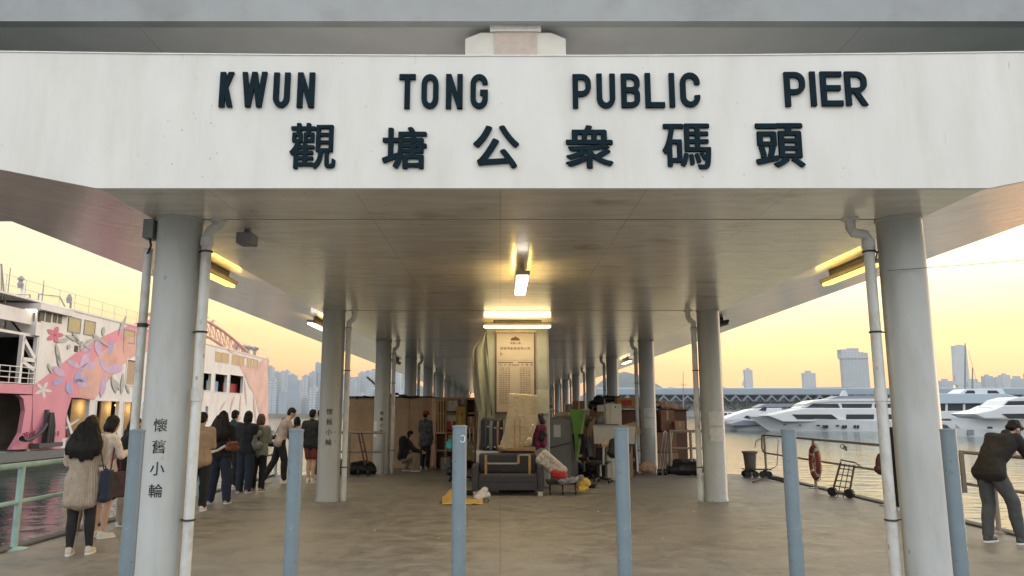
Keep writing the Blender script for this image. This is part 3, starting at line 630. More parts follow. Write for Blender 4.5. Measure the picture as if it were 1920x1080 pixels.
    if top:
        kind, mat = top[:2]; s = MB(); th = {'shirt': .012, 'jacket': .026, 'coat': .024, 'hoodie': .028, 'knit': .018}[kind]; hem = top[2] if len(top) > 2 else .86
        slv = top[3] if len(top) > 3 else 1.0
        for q in (-1, 1):
            S, E, Wr, Hh = [J[a + ('L' if q < 0 else 'R')] for a in 'sewh']
            caps(s, J['neck'] - Vector((0, 0, .045)), .05 + th * .5, S, .052 + th); caps(s, S, .052 + th, E, .041 + th)
            if slv > .6: caps(s, E, .041 + th, E.lerp(Wr, .93), .029 + th * .9)
            caps(s, S.lerp(J['chest'], .35), .095 + th * .7, J['waist'] + Vector((q * .06, 0, 0)), .088 + th)
            dz = J['waist'] - Vector((0, 0, 1.06)); low = Vector((Hh.x + q * .01 + dz.x * .3, Hh.y + dz.y * .3, max(hem, .86) + .02)); caps(s, J['waist'] + Vector((q * .05, 0, 0)), .09 + th, low, .102 + th * .8)
            m0 = (J['sL'] + J['sR']) / 2 * .35 + J['chest'] * .65; mid = J['waist'].copy(); mid.y -= .01
            if q > 0: caps(s, m0, .115 + th, mid, .105 + th); caps(s, mid, .105 + th, (J['hL'] + J['hR']) / 2 + Vector((0, -.005, max(hem, .86) + .02 - (J['hL'].z))), .11 + th)
            if hem < .84:
                caps(s, mid, .11 + th, Vector((0, -.05, hem + .06)), .11 + th)
                for w in (-.5, .5): caps(s, low, .095 + th, Vector((Hh.x * 1.25, Hh.y + w * .08, hem + .05)), .07 + th)
        if hem < .84:
            for w in (-.06, .06): caps(s, (-.10, w, hem + .05), .07 + th, (.10, w, hem + .05), .07 + th)
        if kind == 'hoodie' or hood: caps(s, J['neck'] + Vector((-.06, -.07, -.03)), .055, J['neck'] + Vector((.06, -.07, -.03)), .055)
        elif kind in ('jacket', 'coat'): caps(s, J['neck'] + Vector((0, -.02, -.03)), .068, J['neck'] + Vector((0, -.01, .02)), .064)
        soft(s, {'shirt': 'shirt', 'jacket': 'jacket', 'coat': 'coat', 'hoodie': 'hooded_top', 'knit': 'cardigan'}[kind], mat, t_, .0105, .011 if kind != 'knit' else .004, 8, (1, 1, 1.2), pleat=38 if kind == 'knit' else 0)
    # hair
    kind, mat = hair; s = MB()
    ell(s, P((0, -.014, .048)), (.084, .098, .096), hr); 
    if kind == 'short': ell(s, P((0, -.045, -.005)), (.074, .058, .065), hr); caps(s, P((-.045, .045, .09)), .026, P((.045, .045, .09)), .026)
    if kind in ('bob', 'long', 'big', 'pony', 'curly'):
        for q in (-1, 1): caps(s, P((q * .055, -.01, .03)), .045, P((q * .068, -.015, -.085)), .036)
        ell(s, P((0, -.05, -.03)), (.085, .058, .095), hr)
    if kind in ('long', 'big'):
        w_ = .028 if kind == 'big' else 0; L_ = -.40 if kind == 'big' else -.34
        bk = J['neck'].lerp(J['chest'], .9) + Vector((0, -.118, 0)); low = J['chest'].lerp(J['waist'], .15 if kind == 'long' else .45) + Vector((0, -.145, 0))
        for j_, q in enumerate((-1.6, -1.1, -.55, 0, .5, 1.05, 1.6)):
            dl = (.07, .02, .035, -.01, .015, .0, .06)[j_]; md = bk + Vector((q * (.068 + w_), .012 * q * q, .09))
            lw = low + Vector((q * (.085 + w_), .012 * q * q - .012, dl)); m2_ = md.lerp(lw, .5) + Vector((0, -.006, 0)); caps(s, P((q * .045, -.06, .0)), .052, md, .050 + w_ * .3); caps(s, md, .050 + w_ * .3, m2_, .048 + w_ * .2); caps(s, m2_, .048 + w_ * .2, lw, .026)
    if kind == 'pony': ell(s, P((0, -.10, .0)), (.035, .035, .04), hr); caps(s, P((0, -.11, -.01)), .035, P((0, -.12, -.19)), .022)
    if kind == 'curly': ell(s, P((0, -.03, .03)), (.105, .115, .115), hr)
    hs = MB(); soft(s, 'hair', mat, t_, .009, .009 if kind != 'curly' else .014, 26 if kind != 'curly' else 30, (1, 1, .16 if kind != 'curly' else 1), it=24 if kind in ('long', 'big') else 8)
    if cap:
        s = MB(); ell(s, P((0, -.005, .075)), (.095, .108, .085), hr); caps(s, P((-.045, .09, .055)), .014, P((.045, .09, .055)), .014); caps(s, P((-.03, .13, .045)), .010, P((.03, .13, .045)), .010); soft(s, 'cap', cap, t_, .009)
    return t_
def w2(t_, v):
    """place in the world of a point in a person's own frame"""
    return Matrix.Translation(t_.location) @ Matrix.Rotation(t_.rotation_euler.z, 4, 'Z') @ Matrix.Scale(t_.scale.x, 4) @ Vector(v)
def held(name, label, cat, mat, P_, build, vox=.010, wr=.006, group=None, face=None):
    s = MB(); build(s); t_ = thing(name, label, cat, P_.location, P_.rotation_euler.z, group); t_.scale = P_.scale
    soft(s, 'cover', mat, t_, vox, wr, 10); return t_
def strap(t_, pts, mat, r=.012):
    s = MB(); s.tube(pts, r, 6, sx=.35 if r > .009 else 1); s.build('strap', mat, t_, smooth=True)

C_BEIGE = cloth('beige_knit', (.42, .35, .28), .12); C_BLACK = cloth('black_cloth', (.014, .014, .018)); C_NAVY = cloth('navy_cloth', (.018, .026, .05)); C_CREAM = cloth('cream_cloth', (.62, .55, .47), .08)
C_MAROON = cloth('maroon_cloth', (.16, .012, .03)); C_TAN = cloth('tan_cloth', (.36, .26, .18)); C_GREEN = cloth('dark_green_cloth', (.015, .055, .045)); C_GREY = cloth('grey_green_cloth', (.24, .25, .21))
C_PINK = cloth('pinkish_grey_cloth', (.42, .33, .29)); C_RUST = cloth('rust_cloth', (.15, .03, .022)); C_OLIVE = cloth('olive_cloth', (.12, .10, .06)); C_WHITE = cloth('white_cloth', (.70, .68, .64), .06); C_KHAKI = cloth('khaki_cloth', (.30, .25, .18))
C_JEANS = cloth('grey_trouser_cloth', (.075, .08, .085)); LEATHER = M('rust_leather', (.18, .055, .022), .45, .2, 10); BAGBLK = M('black_bag', (.012, .012, .014), .5, .2)
BROWNJ = cloth('dark_brown_jacket', (.018, .015, .013), .4)

PH = dict(eL=(-.20, .06, 1.12), wL=(-.07, .27, 1.20), eR=(.20, .06, 1.12), wR=(.07, .27, 1.20))
def foot(px, py, Y=None):
    g = gnd(px, py); return (g.x, g.y)
# near group at the left
x, y = foot(143, 1040)
pA = person('long-haired woman in a beige knitted cardigan and black leggings at the queue end', x, y, 12, 1.60, pose=dict(PH, aL=(-.075, -.03, .085), kL=(-.085, .02, .49), aR=(.13, .03, .085), kR=(.11, .03, .49)), bow=24, lean=3,
    top=('knit', C_BEIGE, .60), bottom=('leggings', C_BLACK), hair=('big', HAIR), shoes=M('cream_shoe', (.55, .50, .42), .5), vox=.006)
b = held('tote_bag', 'dark navy tote hanging at the right side of the woman in the beige cardigan', 'bag', C_NAVY, pA, lambda s: (s.box((.275, .02, .84), (.10, .22, .36)), caps(s, (.27, -.05, .68), .06, (.27, .10, .68), .06), caps(s, (.26, .0, .7), .06, (.26, .02, 1.0), .045)))
strap(b, [(.25, -.03, 1.0), (.20, -.05, 1.25), (.165, -.01, 1.47), (.20, .06, 1.25), (.25, .05, 1.0)], C_NAVY, .016)
x, y = foot(128, 1004)
person('brown-haired person standing half hidden behind the woman in the beige cardigan', x + .12, y + .1, 10, 1.60, pose=PH, bow=15, top=('coat', C_TAN, .74), bottom=('wide', C_KHAKI), hair=('long', HAIRB), vox=.010)
x, y = foot(186, 1008)
pC = person('woman with black bob in a cream blouse and maroon skirt beside the beige cardigan', x, y, -28, 1.60, pose=dict(eL=(-.22, .0, 1.12), wL=(-.20, .16, .93), eR=(.24, .07, 1.13), wR=(.10, .26, 1.18)), bow=18, turn=5,
    top=('shirt', C_CREAM, .90), bottom=('skirt', C_MAROON, .52), hair=('bob', HAIR), vox=.007, shoes=SHOEW)
b = held('shopping_bag', 'big black and maroon bag hanging beside the woman in the cream blouse', 'bag', M('bag_black_maroon', (.03, .01, .016), .6, .3), pC, lambda s: s.prism([(-.15, .92), (.15, .92), (.22, .56), (-.20, .56)], lambda y, z: (.20, y, z), lambda y, z: (.32, y, z)), vox=.012)
strap(b, [(.24, -.08, .93), (.21, -.03, 1.2), (.19, .0, 1.46), (.22, .05, 1.2), (.24, .08, .93)], C_MAROON, .014)
x, y = foot(236, 985)
pD = person('dark-haired woman looking at a phone, half hidden behind the leftmost bollard', x - .05, y, -60, 1.58, pose=PH, bow=22, top=('coat', C_BLACK, .80), bottom=('wide', M('stone_trousers', (.32, .28, .24), .85)), hair=('bob', HAIR), vox=.009)
ph = thing('phone', 'small phone held by the woman behind the leftmost bollard', 'phone', w2(pD, (0, .37, 1.27)), pD.rotation_euler.z); s = MB(); s.box((0, 0, 0), (.075, .012, .15), rx=-.6); s.build('case', M('phone_black', (.02, .02, .025), .2), ph, bevel=.004)
# second group behind the nearest column
x, y = foot(368, 958)
pE = person('person in a tan jacket and black trousers seen either side of the white downpipe', x, y, 5, 1.64, top=('jacket', C_TAN, .80), bottom=('trousers', C_BLACK), hair=('short', HAIR), pose=PH, bow=14)
x, y = foot(408, 944)
pF = person('woman with very long wavy dark hair and a pale jacket tied round her waist', x, y, -4, 1.66, top=('jacket', C_BLACK, .88), bottom=('wide', C_NAVY), hair=('big', HAIRB if False else M('dark_brown_hair', (.016, .009, .007), .6, .3, 30, .004, (1, 1, .1), spec=.25)), pose=dict(PH, kL=(-.11, .02, .49), aL=(-.14, -.03, .085), kR=(.14, .02, .49), aR=(.17, -.01, .085)), bow=10, shoes=M('grey_trainer', (.34, .35, .33), .6))
held('tied_jacket', 'pale jacket tied round the waist of the woman with wavy hair', 'jacket', C_WHITE, pF, lambda s: (s.torus((0, 0, .93), .155, .032, Matrix.Rotation(PI / 2 * 0 + .12, 4, 'X'), 24, 8), caps(s, (-.12, -.14, .95), .03, (.02, -.17, .98), .025), caps(s, (.0, -.16, .97), .025, (.13, -.12, 1.06), .03)), vox=.010)
b = held('shoulder_bag', 'rust brown leather bag on the right side of the woman with wavy hair', 'bag', LEATHER, pF, lambda s: (caps(s, (.22, -.15, 1.10), .05, (.29, -.02, 1.10), .05), caps(s, (.21, -.17, 1.02), .055, (.31, -.0, 1.02), .055)))
strap(b, [(.22, -.12, 1.15), (.15, -.13, 1.32), (.0, -.06, 1.47), (-.1, .1, 1.30)], LEATHER)
x, y = foot(436, 918)
person('short-haired person in a dark green jacket behind the woman with wavy hair', x - .12, y + .2, -15, 1.68, 'm', top=('jacket', C_GREEN, .84), bottom=('trousers', C_BLACK), hair=('short', HAIR), pose=PH, bow=8)
x, y = foot(457, 924)
pH = person('person in black jacket and navy trousers next to the grey backpack', x, y, -12, 1.66, 'm', top=('jacket', C_BLACK, .84), bottom=('wide', C_NAVY), hair=('bob', HAIR), pose=PH, bow=8, shoes=M('dusty_pink_shoe', (.40, .27, .25), .6))
x, y = foot(482, 922)
pI = person('ponytailed girl in a grey-green hooded top carrying a grey backpack', x, y, -8, 1.60, top=('hoodie', C_GREY, .84), bottom=('trousers', C_BLACK), hair=('pony', HAIRB), pose=PH, bow=6, shoes=M('dusty_pink_shoe', (.4, .27, .25), .6))
b = held('backpack', 'grey backpack worn by the ponytailed girl', 'backpack', M('grey_bag', (.17, .18, .16), .7, .15), pI, lambda s: (caps(s, (-.12, -.20, 1.28), .085, (.06, -.20, 1.28), .085), caps(s, (-.14, -.21, 1.02), .10, (.08, -.21, 1.02), .10), caps(s, (-.03, -.22, 1.0), .12, (-.03, -.22, 1.25), .10)), vox=.012)
strap(b, [(-.11, -.14, 1.36), (-.12, 0, 1.45), (-.13, .12, 1.30), (-.14, .06, 1.0)], BAGBLK)
# group at the corner of the landing
x, y = foot(522, 905)
pJ = person('tall man in a pinkish grey shirt leaning over his phone, black crossbody bag', x + .12, y, -62, 1.76, 'm', pose=dict(hip=(0, -.12, .93), waist=(0, -.08, 1.06), chest=(0, -.02, 1.26), neck=(0, .03, 1.44), head=(0, .06, 1.585), sL=(-.18, .01, 1.385), sR=(.18, .01, 1.385),
    hL=(-.085, -.12, .90), hR=(.085, -.12, .90), kL=(-.10, -.2, .50), kR=(.10, -.02, .49), aL=(-.10, -.42, .10), aR=(.10, -.02, .085), eL=(-.2, .12, 1.13), wL=(-.07, .33, 1.25), eR=(.2, .12, 1.13), wR=(.07, .33, 1.25)), bow=24, top=('shirt', C_PINK, .88), bottom=('trousers', C_BLACK), hair=('short', HAIR), shoes=SHOEW)
b = held('crossbody_bag', 'black crossbody bag on the hip of the tall man with the phone', 'bag', BAGBLK, pJ, lambda s: (caps(s, (-.20, -.28, 1.02), .05, (-.20, -.12, 1.02), .05), caps(s, (-.21, -.30, .86), .06, (-.21, -.12, .86), .06)))
strap(b, [(-.19, -.22, 1.05), (-.20, -.12, 1.25), (-.1, -.05, 1.47), (.08, .05, 1.42), (.16, .1, 1.2)], BAGBLK)
ph = thing('phone', 'phone in the hands of the tall man at the landing corner', 'phone', w2(pJ, (0, .43, 1.33)), pJ.rotation_euler.z); s = MB(); s.box((0, 0, 0), (.075, .012, .15), rx=-.6); s.build('case', M('phone_white', (.6, .6, .62), .2), ph, bevel=.004)
x, y = foot(540, 896)
person('small dark-haired child-height person in patterned trousers beyond the tall man', x + .08, y + .35, 20, 1.52, top=('jacket', C_BLACK, .86), bottom=('wide', M('speckled_trousers', (.22, .21, .20), .8, .9, 45)), hair=('bob', HAIR), pose=PH, bow=10)
x, y = foot(581, 905)
person('bare-legged person in black top and maroon shorts near the second left column', x, y, -6, 1.70, 'm', top=('jacket', C_BLACK, .86), bottom=('shorts', C_RUST), hair=('short', HAIR), pose=dict(PH, aL=(-.04, -.02, .085), kL=(-.05, .015, .49), aR=(.07, -.02, .085), kR=(.07, .015, .49)))
x, y = foot(594, 897)
person('person in an olive jacket and brown trousers behind the one in maroon shorts', x, y + .15, 25, 1.70, 'm', top=('jacket', C_OLIVE, .82), bottom=('trousers', M('brown_trousers', (.09, .055, .035), .85)), hair=('short', HAIR), pose=PH)
# people under the canopy
x, y = foot(797, 880)
person('person in a red cap and black patterned jacket standing among the belongings', x, y, -35, 1.66, 'm', top=('jacket', M('patterned_black', (.05, .05, .055), .7, .95, 16), .70), bottom=('trousers', C_BLACK), hair=('short', HAIR), cap=M('red_cap', (.32, .012, .016), .7), pose=dict(eL=(-.24, .05, 1.12), wL=(-.18, .24, 1.1)), shoes=M('grey_trainer', (.34, .35, .33)))
x, y = foot(752, 884)
person('crouching person in black and khaki clothes behind the third left column', x + .05, y, -78, 1.66, 'm', pose=dict(hip=(0, -.02, .36), waist=(0, .02, .50), chest=(0, .10, .70), neck=(0, .16, .88), head=(0, .21, 1.02), sL=(-.18, .13, .84), sR=(.18, .13, .84), hL=(-.09, 0, .34), hR=(.09, 0, .34), kL=(-.14, .36, .52), kR=(.14, .36, .52),
    aL=(-.13, .08, .085), aR=(.13, .30, .085), eL=(-.24, .30, .62), wL=(-.12, .50, .55), eR=(.24, .30, .62), wR=(.12, .50, .55)), top=('jacket', C_BLACK, .36), bottom=('trousers', C_KHAKI), hair=('short', HAIR), shoes=M('dusty_pink_shoe', (.4, .27, .25)))
# man at the right railing
x, y = 6.42, 9.95
person('man in a dark jacket and grey trousers bending over the right railing', x, y, -72, 1.70, 'm', lean=0, bow=52, pose=dict(hip=(0, -.10, .93), waist=(0, -.02, 1.05), chest=(0, .12, 1.21), neck=(0, .27, 1.35), head=(0, .33, 1.49), sL=(-.18, .21, 1.31), sR=(.18, .21, 1.31), hL=(-.09, -.10, .90), hR=(.09, -.10, .90),
    kL=(-.11, -.02, .49), kR=(.13, .10, .50), aL=(-.11, -.10, .085), aR=(.15, .14, .085), eL=(-.24, .30, 1.10), wL=(-.17, .50, 1.10), eR=(.24, .30, 1.10), wR=(.17, .50, 1.10)), top=('jacket', BROWNJ, .84), bottom=('trousers', C_JEANS), hair=('short', HAIR), shoes=M('dark_trainer', (.06, .07, .07), .6), vox=.006)
finish_soft()

# ------------------------------------------------------------------ the belongings stored under the canopy
WOOD = M('pale_wood', (.40, .25, .13), .6, .18, 4, stretch=(1, 1, 6)); WOODD = M('brown_wood', (.16, .075, .038), .6, .25, 4, stretch=(1, 1, 5)); CARD = M('cardboard', (.34, .215, .12), .85, .12, 3, dirt=(.20, .12, .07), dirt_amt=.5)
PLY = M('plywood', (.42, .275, .15), .7, .14, 1.6, stretch=(3, 3, .6), dirt=(.25, .15, .08), dirt_amt=.5, dirt_scale=1.5); BOARDW = M('white_board', (.50, .47, .40), .5, .06); PLBLK = M('black_plastic', (.008, .008, .009), .4)
SOFA = M('grey_upholstery', (.060, .056, .062), .9, .18, 12, .003); SHEET = M('beige_sheet', (.50, .42, .29), .85, .10, 5, .006, (1, 1, .4)); GREYC = M('cabinet_steel', (.20, .20, .195), .4, .08, 2, dirt=(.12, .11, .10), dirt_amt=.5)
TARP = M('tarp_grey_green', (.27, .27, .21), .7, .15, 7, .01, (1, 1, .5), dirt=(.12, .13, .11), dirt_amt=.5, dirt_scale=6, dirt_stretch=(2, 2, .7)); RED = M('red_cloth', (.38, .02, .02), .6, .2); YEL = M('yellow_plastic', (.62, .40, .06), .5, .15, 10)
WHP = M('white_plastic', (.66, .65, .62), .45, .08); GREENB = M('green_foam_board', (.16, .36, .07), .7, .08); BROWNB = M('brown_board', (.13, .062, .038), .7, .2, 2, stretch=(1, 1, .5)); REDB = M('red_print', (.42, .03, .02), .5)
STEEL = M('dull_steel', (.30, .30, .30), .35, .1, metal=.7); MAG = M('magenta_cloth', (.16, .02, .07), .8, .2); TEALC = M('teal_plastic', (.02, .30, .36), .45, .1); LIME = M('lime_mesh', (.22, .29, .07), .8, .1)

def rect(px0, py0, px1, py1, Y):
    a = at(px0, py1, Y); b = at(px1, py0, Y); return a.x, b.x, a.z, b.z
def carton(label, px0, py0, px1, py1, Y, dep, mat=CARD, cat='box', name='cardboard_box', group='boxes in the stored belongings', rz=0, z0=None, tape=True):
    x0, x1, z0_, z1 = rect(px0, py0, px1, py1, Y); z0 = z0_ if z0 is None else z0
    t_ = thing(name, label, cat, ((x0 + x1) / 2, Y + dep / 2, z0), rz, group); w, h = x1 - x0, z1 - z0
    s = MB(); s.bb(-w / 2, w / 2, -dep / 2, dep / 2, 0, h); s.build('carton', mat, t_, bevel=.006)
    s = MB(); s.box((0, -dep * .12, h + .006), (w * .98, dep * .7, .006), rx=.05); s.build('top_flap', mat, t_)
    if tape: s = MB(); s.bb(-.025, .025, -dep / 2 - .003, -dep / 2, h * .55, h); s.build('tape', M('parcel_tape', (.45, .33, .18), .3), t_)
    return t_
def blob(name, label, cat, mat, parts, vox=.011, wr=.010, ws=9, group=None, pn='cover'):
    c = Vector(parts[0][0]); t_ = thing(name, label, cat, (c.x, c.y, 0), 0, group); s = MB()
    for p in parts:
        if len(p) == 4: caps(s, Vector(p[0]) - Vector((c.x, c.y, 0)), p[1], Vector(p[2]) - Vector((c.x, c.y, 0)), p[3])
        else: ell(s, Vector(p[0]) - Vector((c.x, c.y, 0)), p[1])
    soft(s, pn, mat, t_, vox, wr, ws); return t_
def board(name, label, cat, mat, a, b, th, h=None, grp=None, pts=None, pn='panel'):
    """flat board standing from floor point a (left) to b (right)"""
# --- timetable board on the bridge pier
tb = thing('timetable_board', 'tall beige ferry timetable board hung on the grey bridge pier', 'notice board', (0, 0, 0))
x0, x1, z0, z1 = rect(931, 624, 1001, 772, 16.87); yb = 16.915
s = MB(); s.bb(x0, x1, yb - .04, yb - .001, z0, z1); s.build('board', M('board_face', (.42, .36, .30), .6, .05, 3), tb)
s = MB(); s.bb(x0 - .03, x0, yb - .06, yb, z0, z1); s.bb(x1, x1 + .03, yb - .06, yb, z0, z1); s.bb(x0 - .03, x1 + .03, yb - .06, yb, z0 - .03, z0); s.build('frame', M('maroon_frame', (.10, .035, .03), .5), tb)
s = MB(); s.bb(x0 - .03, x1 + .04, yb - .09, yb, z1, z1 + .05); s.build('header_rail', M('cream_rail', (.55, .42, .30), .5), tb, bevel=.01)
yt = yb - .0425; wB = x1 - x0; hB = z1 - z0
def bx(s, u0, u1, v0, v1): s.bb(x0 + u0 * wB, x0 + u1 * wB, yt - .001, yt + .002, z1 - v1 * hB, z1 - v0 * hB)
def txt(s, t, u, v, hh, pitch, m=None):
    for i, ch in enumerate(t):
        if ch == ' ': continue
        vs, fs = glyph(ch, .002, .001); s.add([(x0 + u * wB + i * pitch + q[0] * hh, yt - (.0015 if q[2] > 0 else -.001), z1 - v * hB + q[1] * hh) for q in vs], fs)
s = MB(); s.cur = 0; s.prism([(.37, .10), (.40, .065), (.46, .06), (.50, .045), (.55, .06), (.60, .07), (.63, .10)], lambda u, v: (x0 + u * wB, yt - .001, z1 - v * hB), lambda u, v: (x0 + u * wB, yt + .002, z1 - v * hB)); s.build('crest', M('brown_ink', (.12, .055, .035), .7), tb)
s = MB(); txt(s, '懷舊小輪', .36, .145, .055, .062); txt(s, '珊瑚海船務有限公司', .09, .215, .070, .077); s.build('title_text', M('brown_ink', (.1, .05, .03)), tb)
s = MB(); bx(s, .03, .44, .375, .385); bx(s, .56, .97, .375, .385); bx(s, .40, .60, .408, .416); bx(s, .02, .98, .35, .352); txt(s, 'h', .09, .29, .11, .05)
s.build('rule_lines', M('brown_ink', (.1, .05, .03)), tb)
s = MB(); txt(s, '往 北 角', .08, .42, .05, .05); txt(s, '往 觀 塘', .66, .42, .05, .05); s.build('column_heading', M('brown_ink', (.1, .05, .03)), tb)
random.seed(5); s = MB()
for r_ in range(20):
    for c_ in range(4):
        for u in (.08, .62):
            uu = u + c_ * .075; v = .445 + r_ * .0235
            for d_ in range(4):
                if d_ != 1 or random.random() < .7: bx(s, uu + d_ * .0135, uu + d_ * .0135 + .0095, v, v + random.uniform(.009, .012))
tag(s.build('time_figures', M('ink_faded', (.17, .10, .07), .8), tb), kind='stuff')
# notices on the pier below the board
s = MB(); s.bb(1.00 - .25, 1.10, 16.895, 16.914, 1.62, 2.15); tag(s.build('taped_notice', M('pale_sheet', (.42, .42, .36), .7), None, bevel=.002), 'pale sheet stuck on the bridge pier right of the timetable', 'notice')
# hanging tarp left of the pier
tp = thing('tarpaulin', 'grey-green printed tarpaulin hanging in folds at the left edge of the bridge pier', 'tarpaulin', (0, 0, 0))
s = MB(); Yt = 16.7; prof = [(622, 908, 912), (640, 897, 914), (655, 886, 914), (690, 885, 916), (720, 887, 919), (745, 890, 920), (775, 897, 920), (790, 896, 917), (850, 893, 912)]; rows = []; n_ = 16
for k in range(40):
    t = k / 39; py = 622 + t * (850 - 622)
    for (a, b) in zip(prof[:-1], prof[1:]):
        if a[0] <= py <= b[0]: q = (py - a[0]) / (b[0] - a[0]); l = a[1] + q * (b[1] - a[1]); r_ = a[2] + q * (b[2] - a[2]); break
    rows.append([at(l + (r_ - l) * i / n_, py, Yt) + Vector((0, .045 * math.sin(i * .62 + t * 2) + .015 * math.sin(i * 1.3 - t * 7), 0)) for i in range(n_ + 1)])
s.add([p_ for r in rows for p_ in r], [(k * (n_ + 1) + i, k * (n_ + 1) + i + 1, (k + 1) * (n_ + 1) + i + 1, (k + 1) * (n_ + 1) + i) for k in range(39) for i in range(n_)])
o = s.build('sheet', TARP, tp, smooth=True); md = o.modifiers.new('t', 'SOLIDIFY'); md.thickness = .012
s = MB(); s.tube([at(911, 620, Yt), at(913, 648, Yt - .03), at(922, 780, Yt)], .012, 6); s.build('tie_rope', PLBLK, tp)

# --- sofa
sf = thing('sofa', 'dark grey upholstered two-seat sofa at the front of the heap', 'sofa', (.155, 15.45, 0)); W2 = .73
s = MB(); s.bb(-W2 + .13, W2 - .13, 0, .70, .10, .40); s.build('seat_base', SOFA, sf, bevel=.03, seg=3)
s = MB(); s.bb(-W2 + .135, W2 - .135, -.012, .004, .265, .272); s.build('seam', PLBLK, sf)
s = MB(); s.bb(-W2 + .13, W2 - .13, .50, .74, .40, .80); s.build('backrest', SOFA, sf, bevel=.05, seg=3)
for q in (-1, 1):
    s = MB(); s.bb(q * (W2 - .13), q * W2, -.03, .74, .08, .60); s.build('armrest', SOFA, sf, bevel=.04, seg=3)
    s = MB(); s.bb(q * (W2 - .13), q * (W2 - .03), -.02, .05, 0, .08); s.build('leg', M('sofa_leg', (.45, .42, .36), .5), sf)
# --- stepped wooden frame on the sofa
fr = thing('wooden_stand', 'stepped open wooden stand standing on the sofa seat', 'stand', (0, 0, 0)); Yf = 15.62
def fp(px, py): return at(px, py, Yf)
for nm, a, b, w in (('bottom_board', (905, 893), (1000, 893), .03), ('rail', (912, 869), (971, 869), .028), ('rail', (972, 853), (994, 853), .028)):
    s = MB(); s.bar(fp(*a), fp(*b), w, .03 if nm == 'rail' else .05); s.build(nm, M('grey_trim', (.40, .36, .30), .6), fr)
for a, b, m_ in (((911, 892), (911, 853), YEL if 0 else WOOD), ((972, 869), (972, 853), WOOD), ((993, 892), (993, 853), WOOD)):
    s = MB(); s.bar(fp(*a), fp(*b), .05, .05); s.build('post', M('yellow_pine', (.42, .26, .08), .6, .2), fr)
# --- white box with suitcase behind sofa
carton('low white plastic box behind the sofa, under the suitcase', 893, 846, 938, 872, 16.25, .42, WHP, 'box', 'plastic_box', tape=False)
sc_ = thing('suitcase', 'black suitcase with grey and tan bands standing on the white box', 'suitcase', (0, 0, 0)); x0, x1, z0, z1 = rect(901, 784, 943, 845, 16.3)
s = MB(); s.bb(x0, x1, 16.3, 16.56, z0, z1); s.build('shell', PLBLK, sc_, bevel=.07, seg=4)
for px, m_, w in ((912, M('band_dark', (.05, .055, .06)), .05), (921, M('grey_band', (.16, .17, .16), .5), .08), (934, M('tan_band', (.30, .18, .12), .5), .05)):
    s = MB(); s.tube([at(px, 790, 16.27) + Vector((.0, .03, 0)), at(px - 1, 800, 16.26), at(px - 1, 835, 16.26), at(px, 844, 16.27) + Vector((0, .02, 0))], w / 2, 8, sx=1); s.build('band', m_, sc_, smooth=True)
for px, py in ((915, 800), (928, 802), (940, 803), (915, 838), (928, 838)):
    s = MB(); s.box(at(px, py, 16.24), (.045, .03, .03)); s.build('clasp', STEEL, sc_)
# --- desk with draped beige sheet, wooden bracket, dark box below
dk = thing('table', 'brown-topped low table behind the sofa carrying the beige sheet', 'table', (0, 0, 0)); x0, x1, z0, z1 = rect(935, 839, 1004, 846, 16.15)
s = MB(); s.bb(x0, x1, 16.15, 16.75, z0, z1); s.build('tabletop', WOOD, dk, bevel=.01)
for x in (x0 + .03, x1 - .03):
    for y in (16.18, 16.72): s = MB(); s.bb(x - .02, x + .02, y - .02, y + .02, 0, z0); s.build('leg', WOODD, dk)
carton('black box under the low table behind the sofa', 940, 847, 1000, 895, 16.22, .4, PLBLK, 'box', 'storage_box', z0=0, tape=False)
sh = thing('draped_panel', 'upright panel draped in a beige sheet on the low table', 'covered panel', (0, 0, 0)); s = MB()
P0 = [(954, 737), (1008, 741), (1007, 790), (1001, 812), (990, 826), (988, 838), (940, 840), (937, 832), (946, 810), (950, 780)]
s.prism(P0, lambda x, y: tuple(at(x, y, 16.32 - (y - 737) * .0012)), lambda x, y: tuple(at(x, y, 16.46)))
o = soft(s, 'sheet', SHEET, sh, .014, .013, 7, (1.4, 1, .22), it=8)
wb = thing('wooden_bracket', 'small ladder-like wooden bracket leaning on the beige sheet', 'bracket', (0, 0, 0)); s = MB()
for px in (965, 975):
    s = MB(); s.bar(at(px, 786, 16.12), at(px, 839, 16.02), .035, .02); s.build('upright', WOOD, wb)
s = MB(); s.bar(at(960, 800, 16.08), at(981, 800, 16.08), .03, .018); s.build('crosspiece', WOOD, wb); s = MB(); s.bar(at(962, 833, 16.0), at(980, 833, 16.0), .03, .018); s.build('crosspiece', WOOD, wb)
blob('cloth_bundle', 'beige cloth bundle at the right foot of the draped panel', 'cloth', SHEET, [(at(985, 833, 16.1), .055, at(992, 826, 16.1), .07), (at(995, 815, 16.15), .05, at(999, 800, 16.15), .04)], wr=.016)
blob('cloth_bundle', 'small tan cloth bundle at the left corner of the low table', 'cloth', M('tan_rag', (.38, .24, .15), .85), [(at(937, 838, 16.1), .045, at(946, 842, 16.08), .05)], wr=.014)
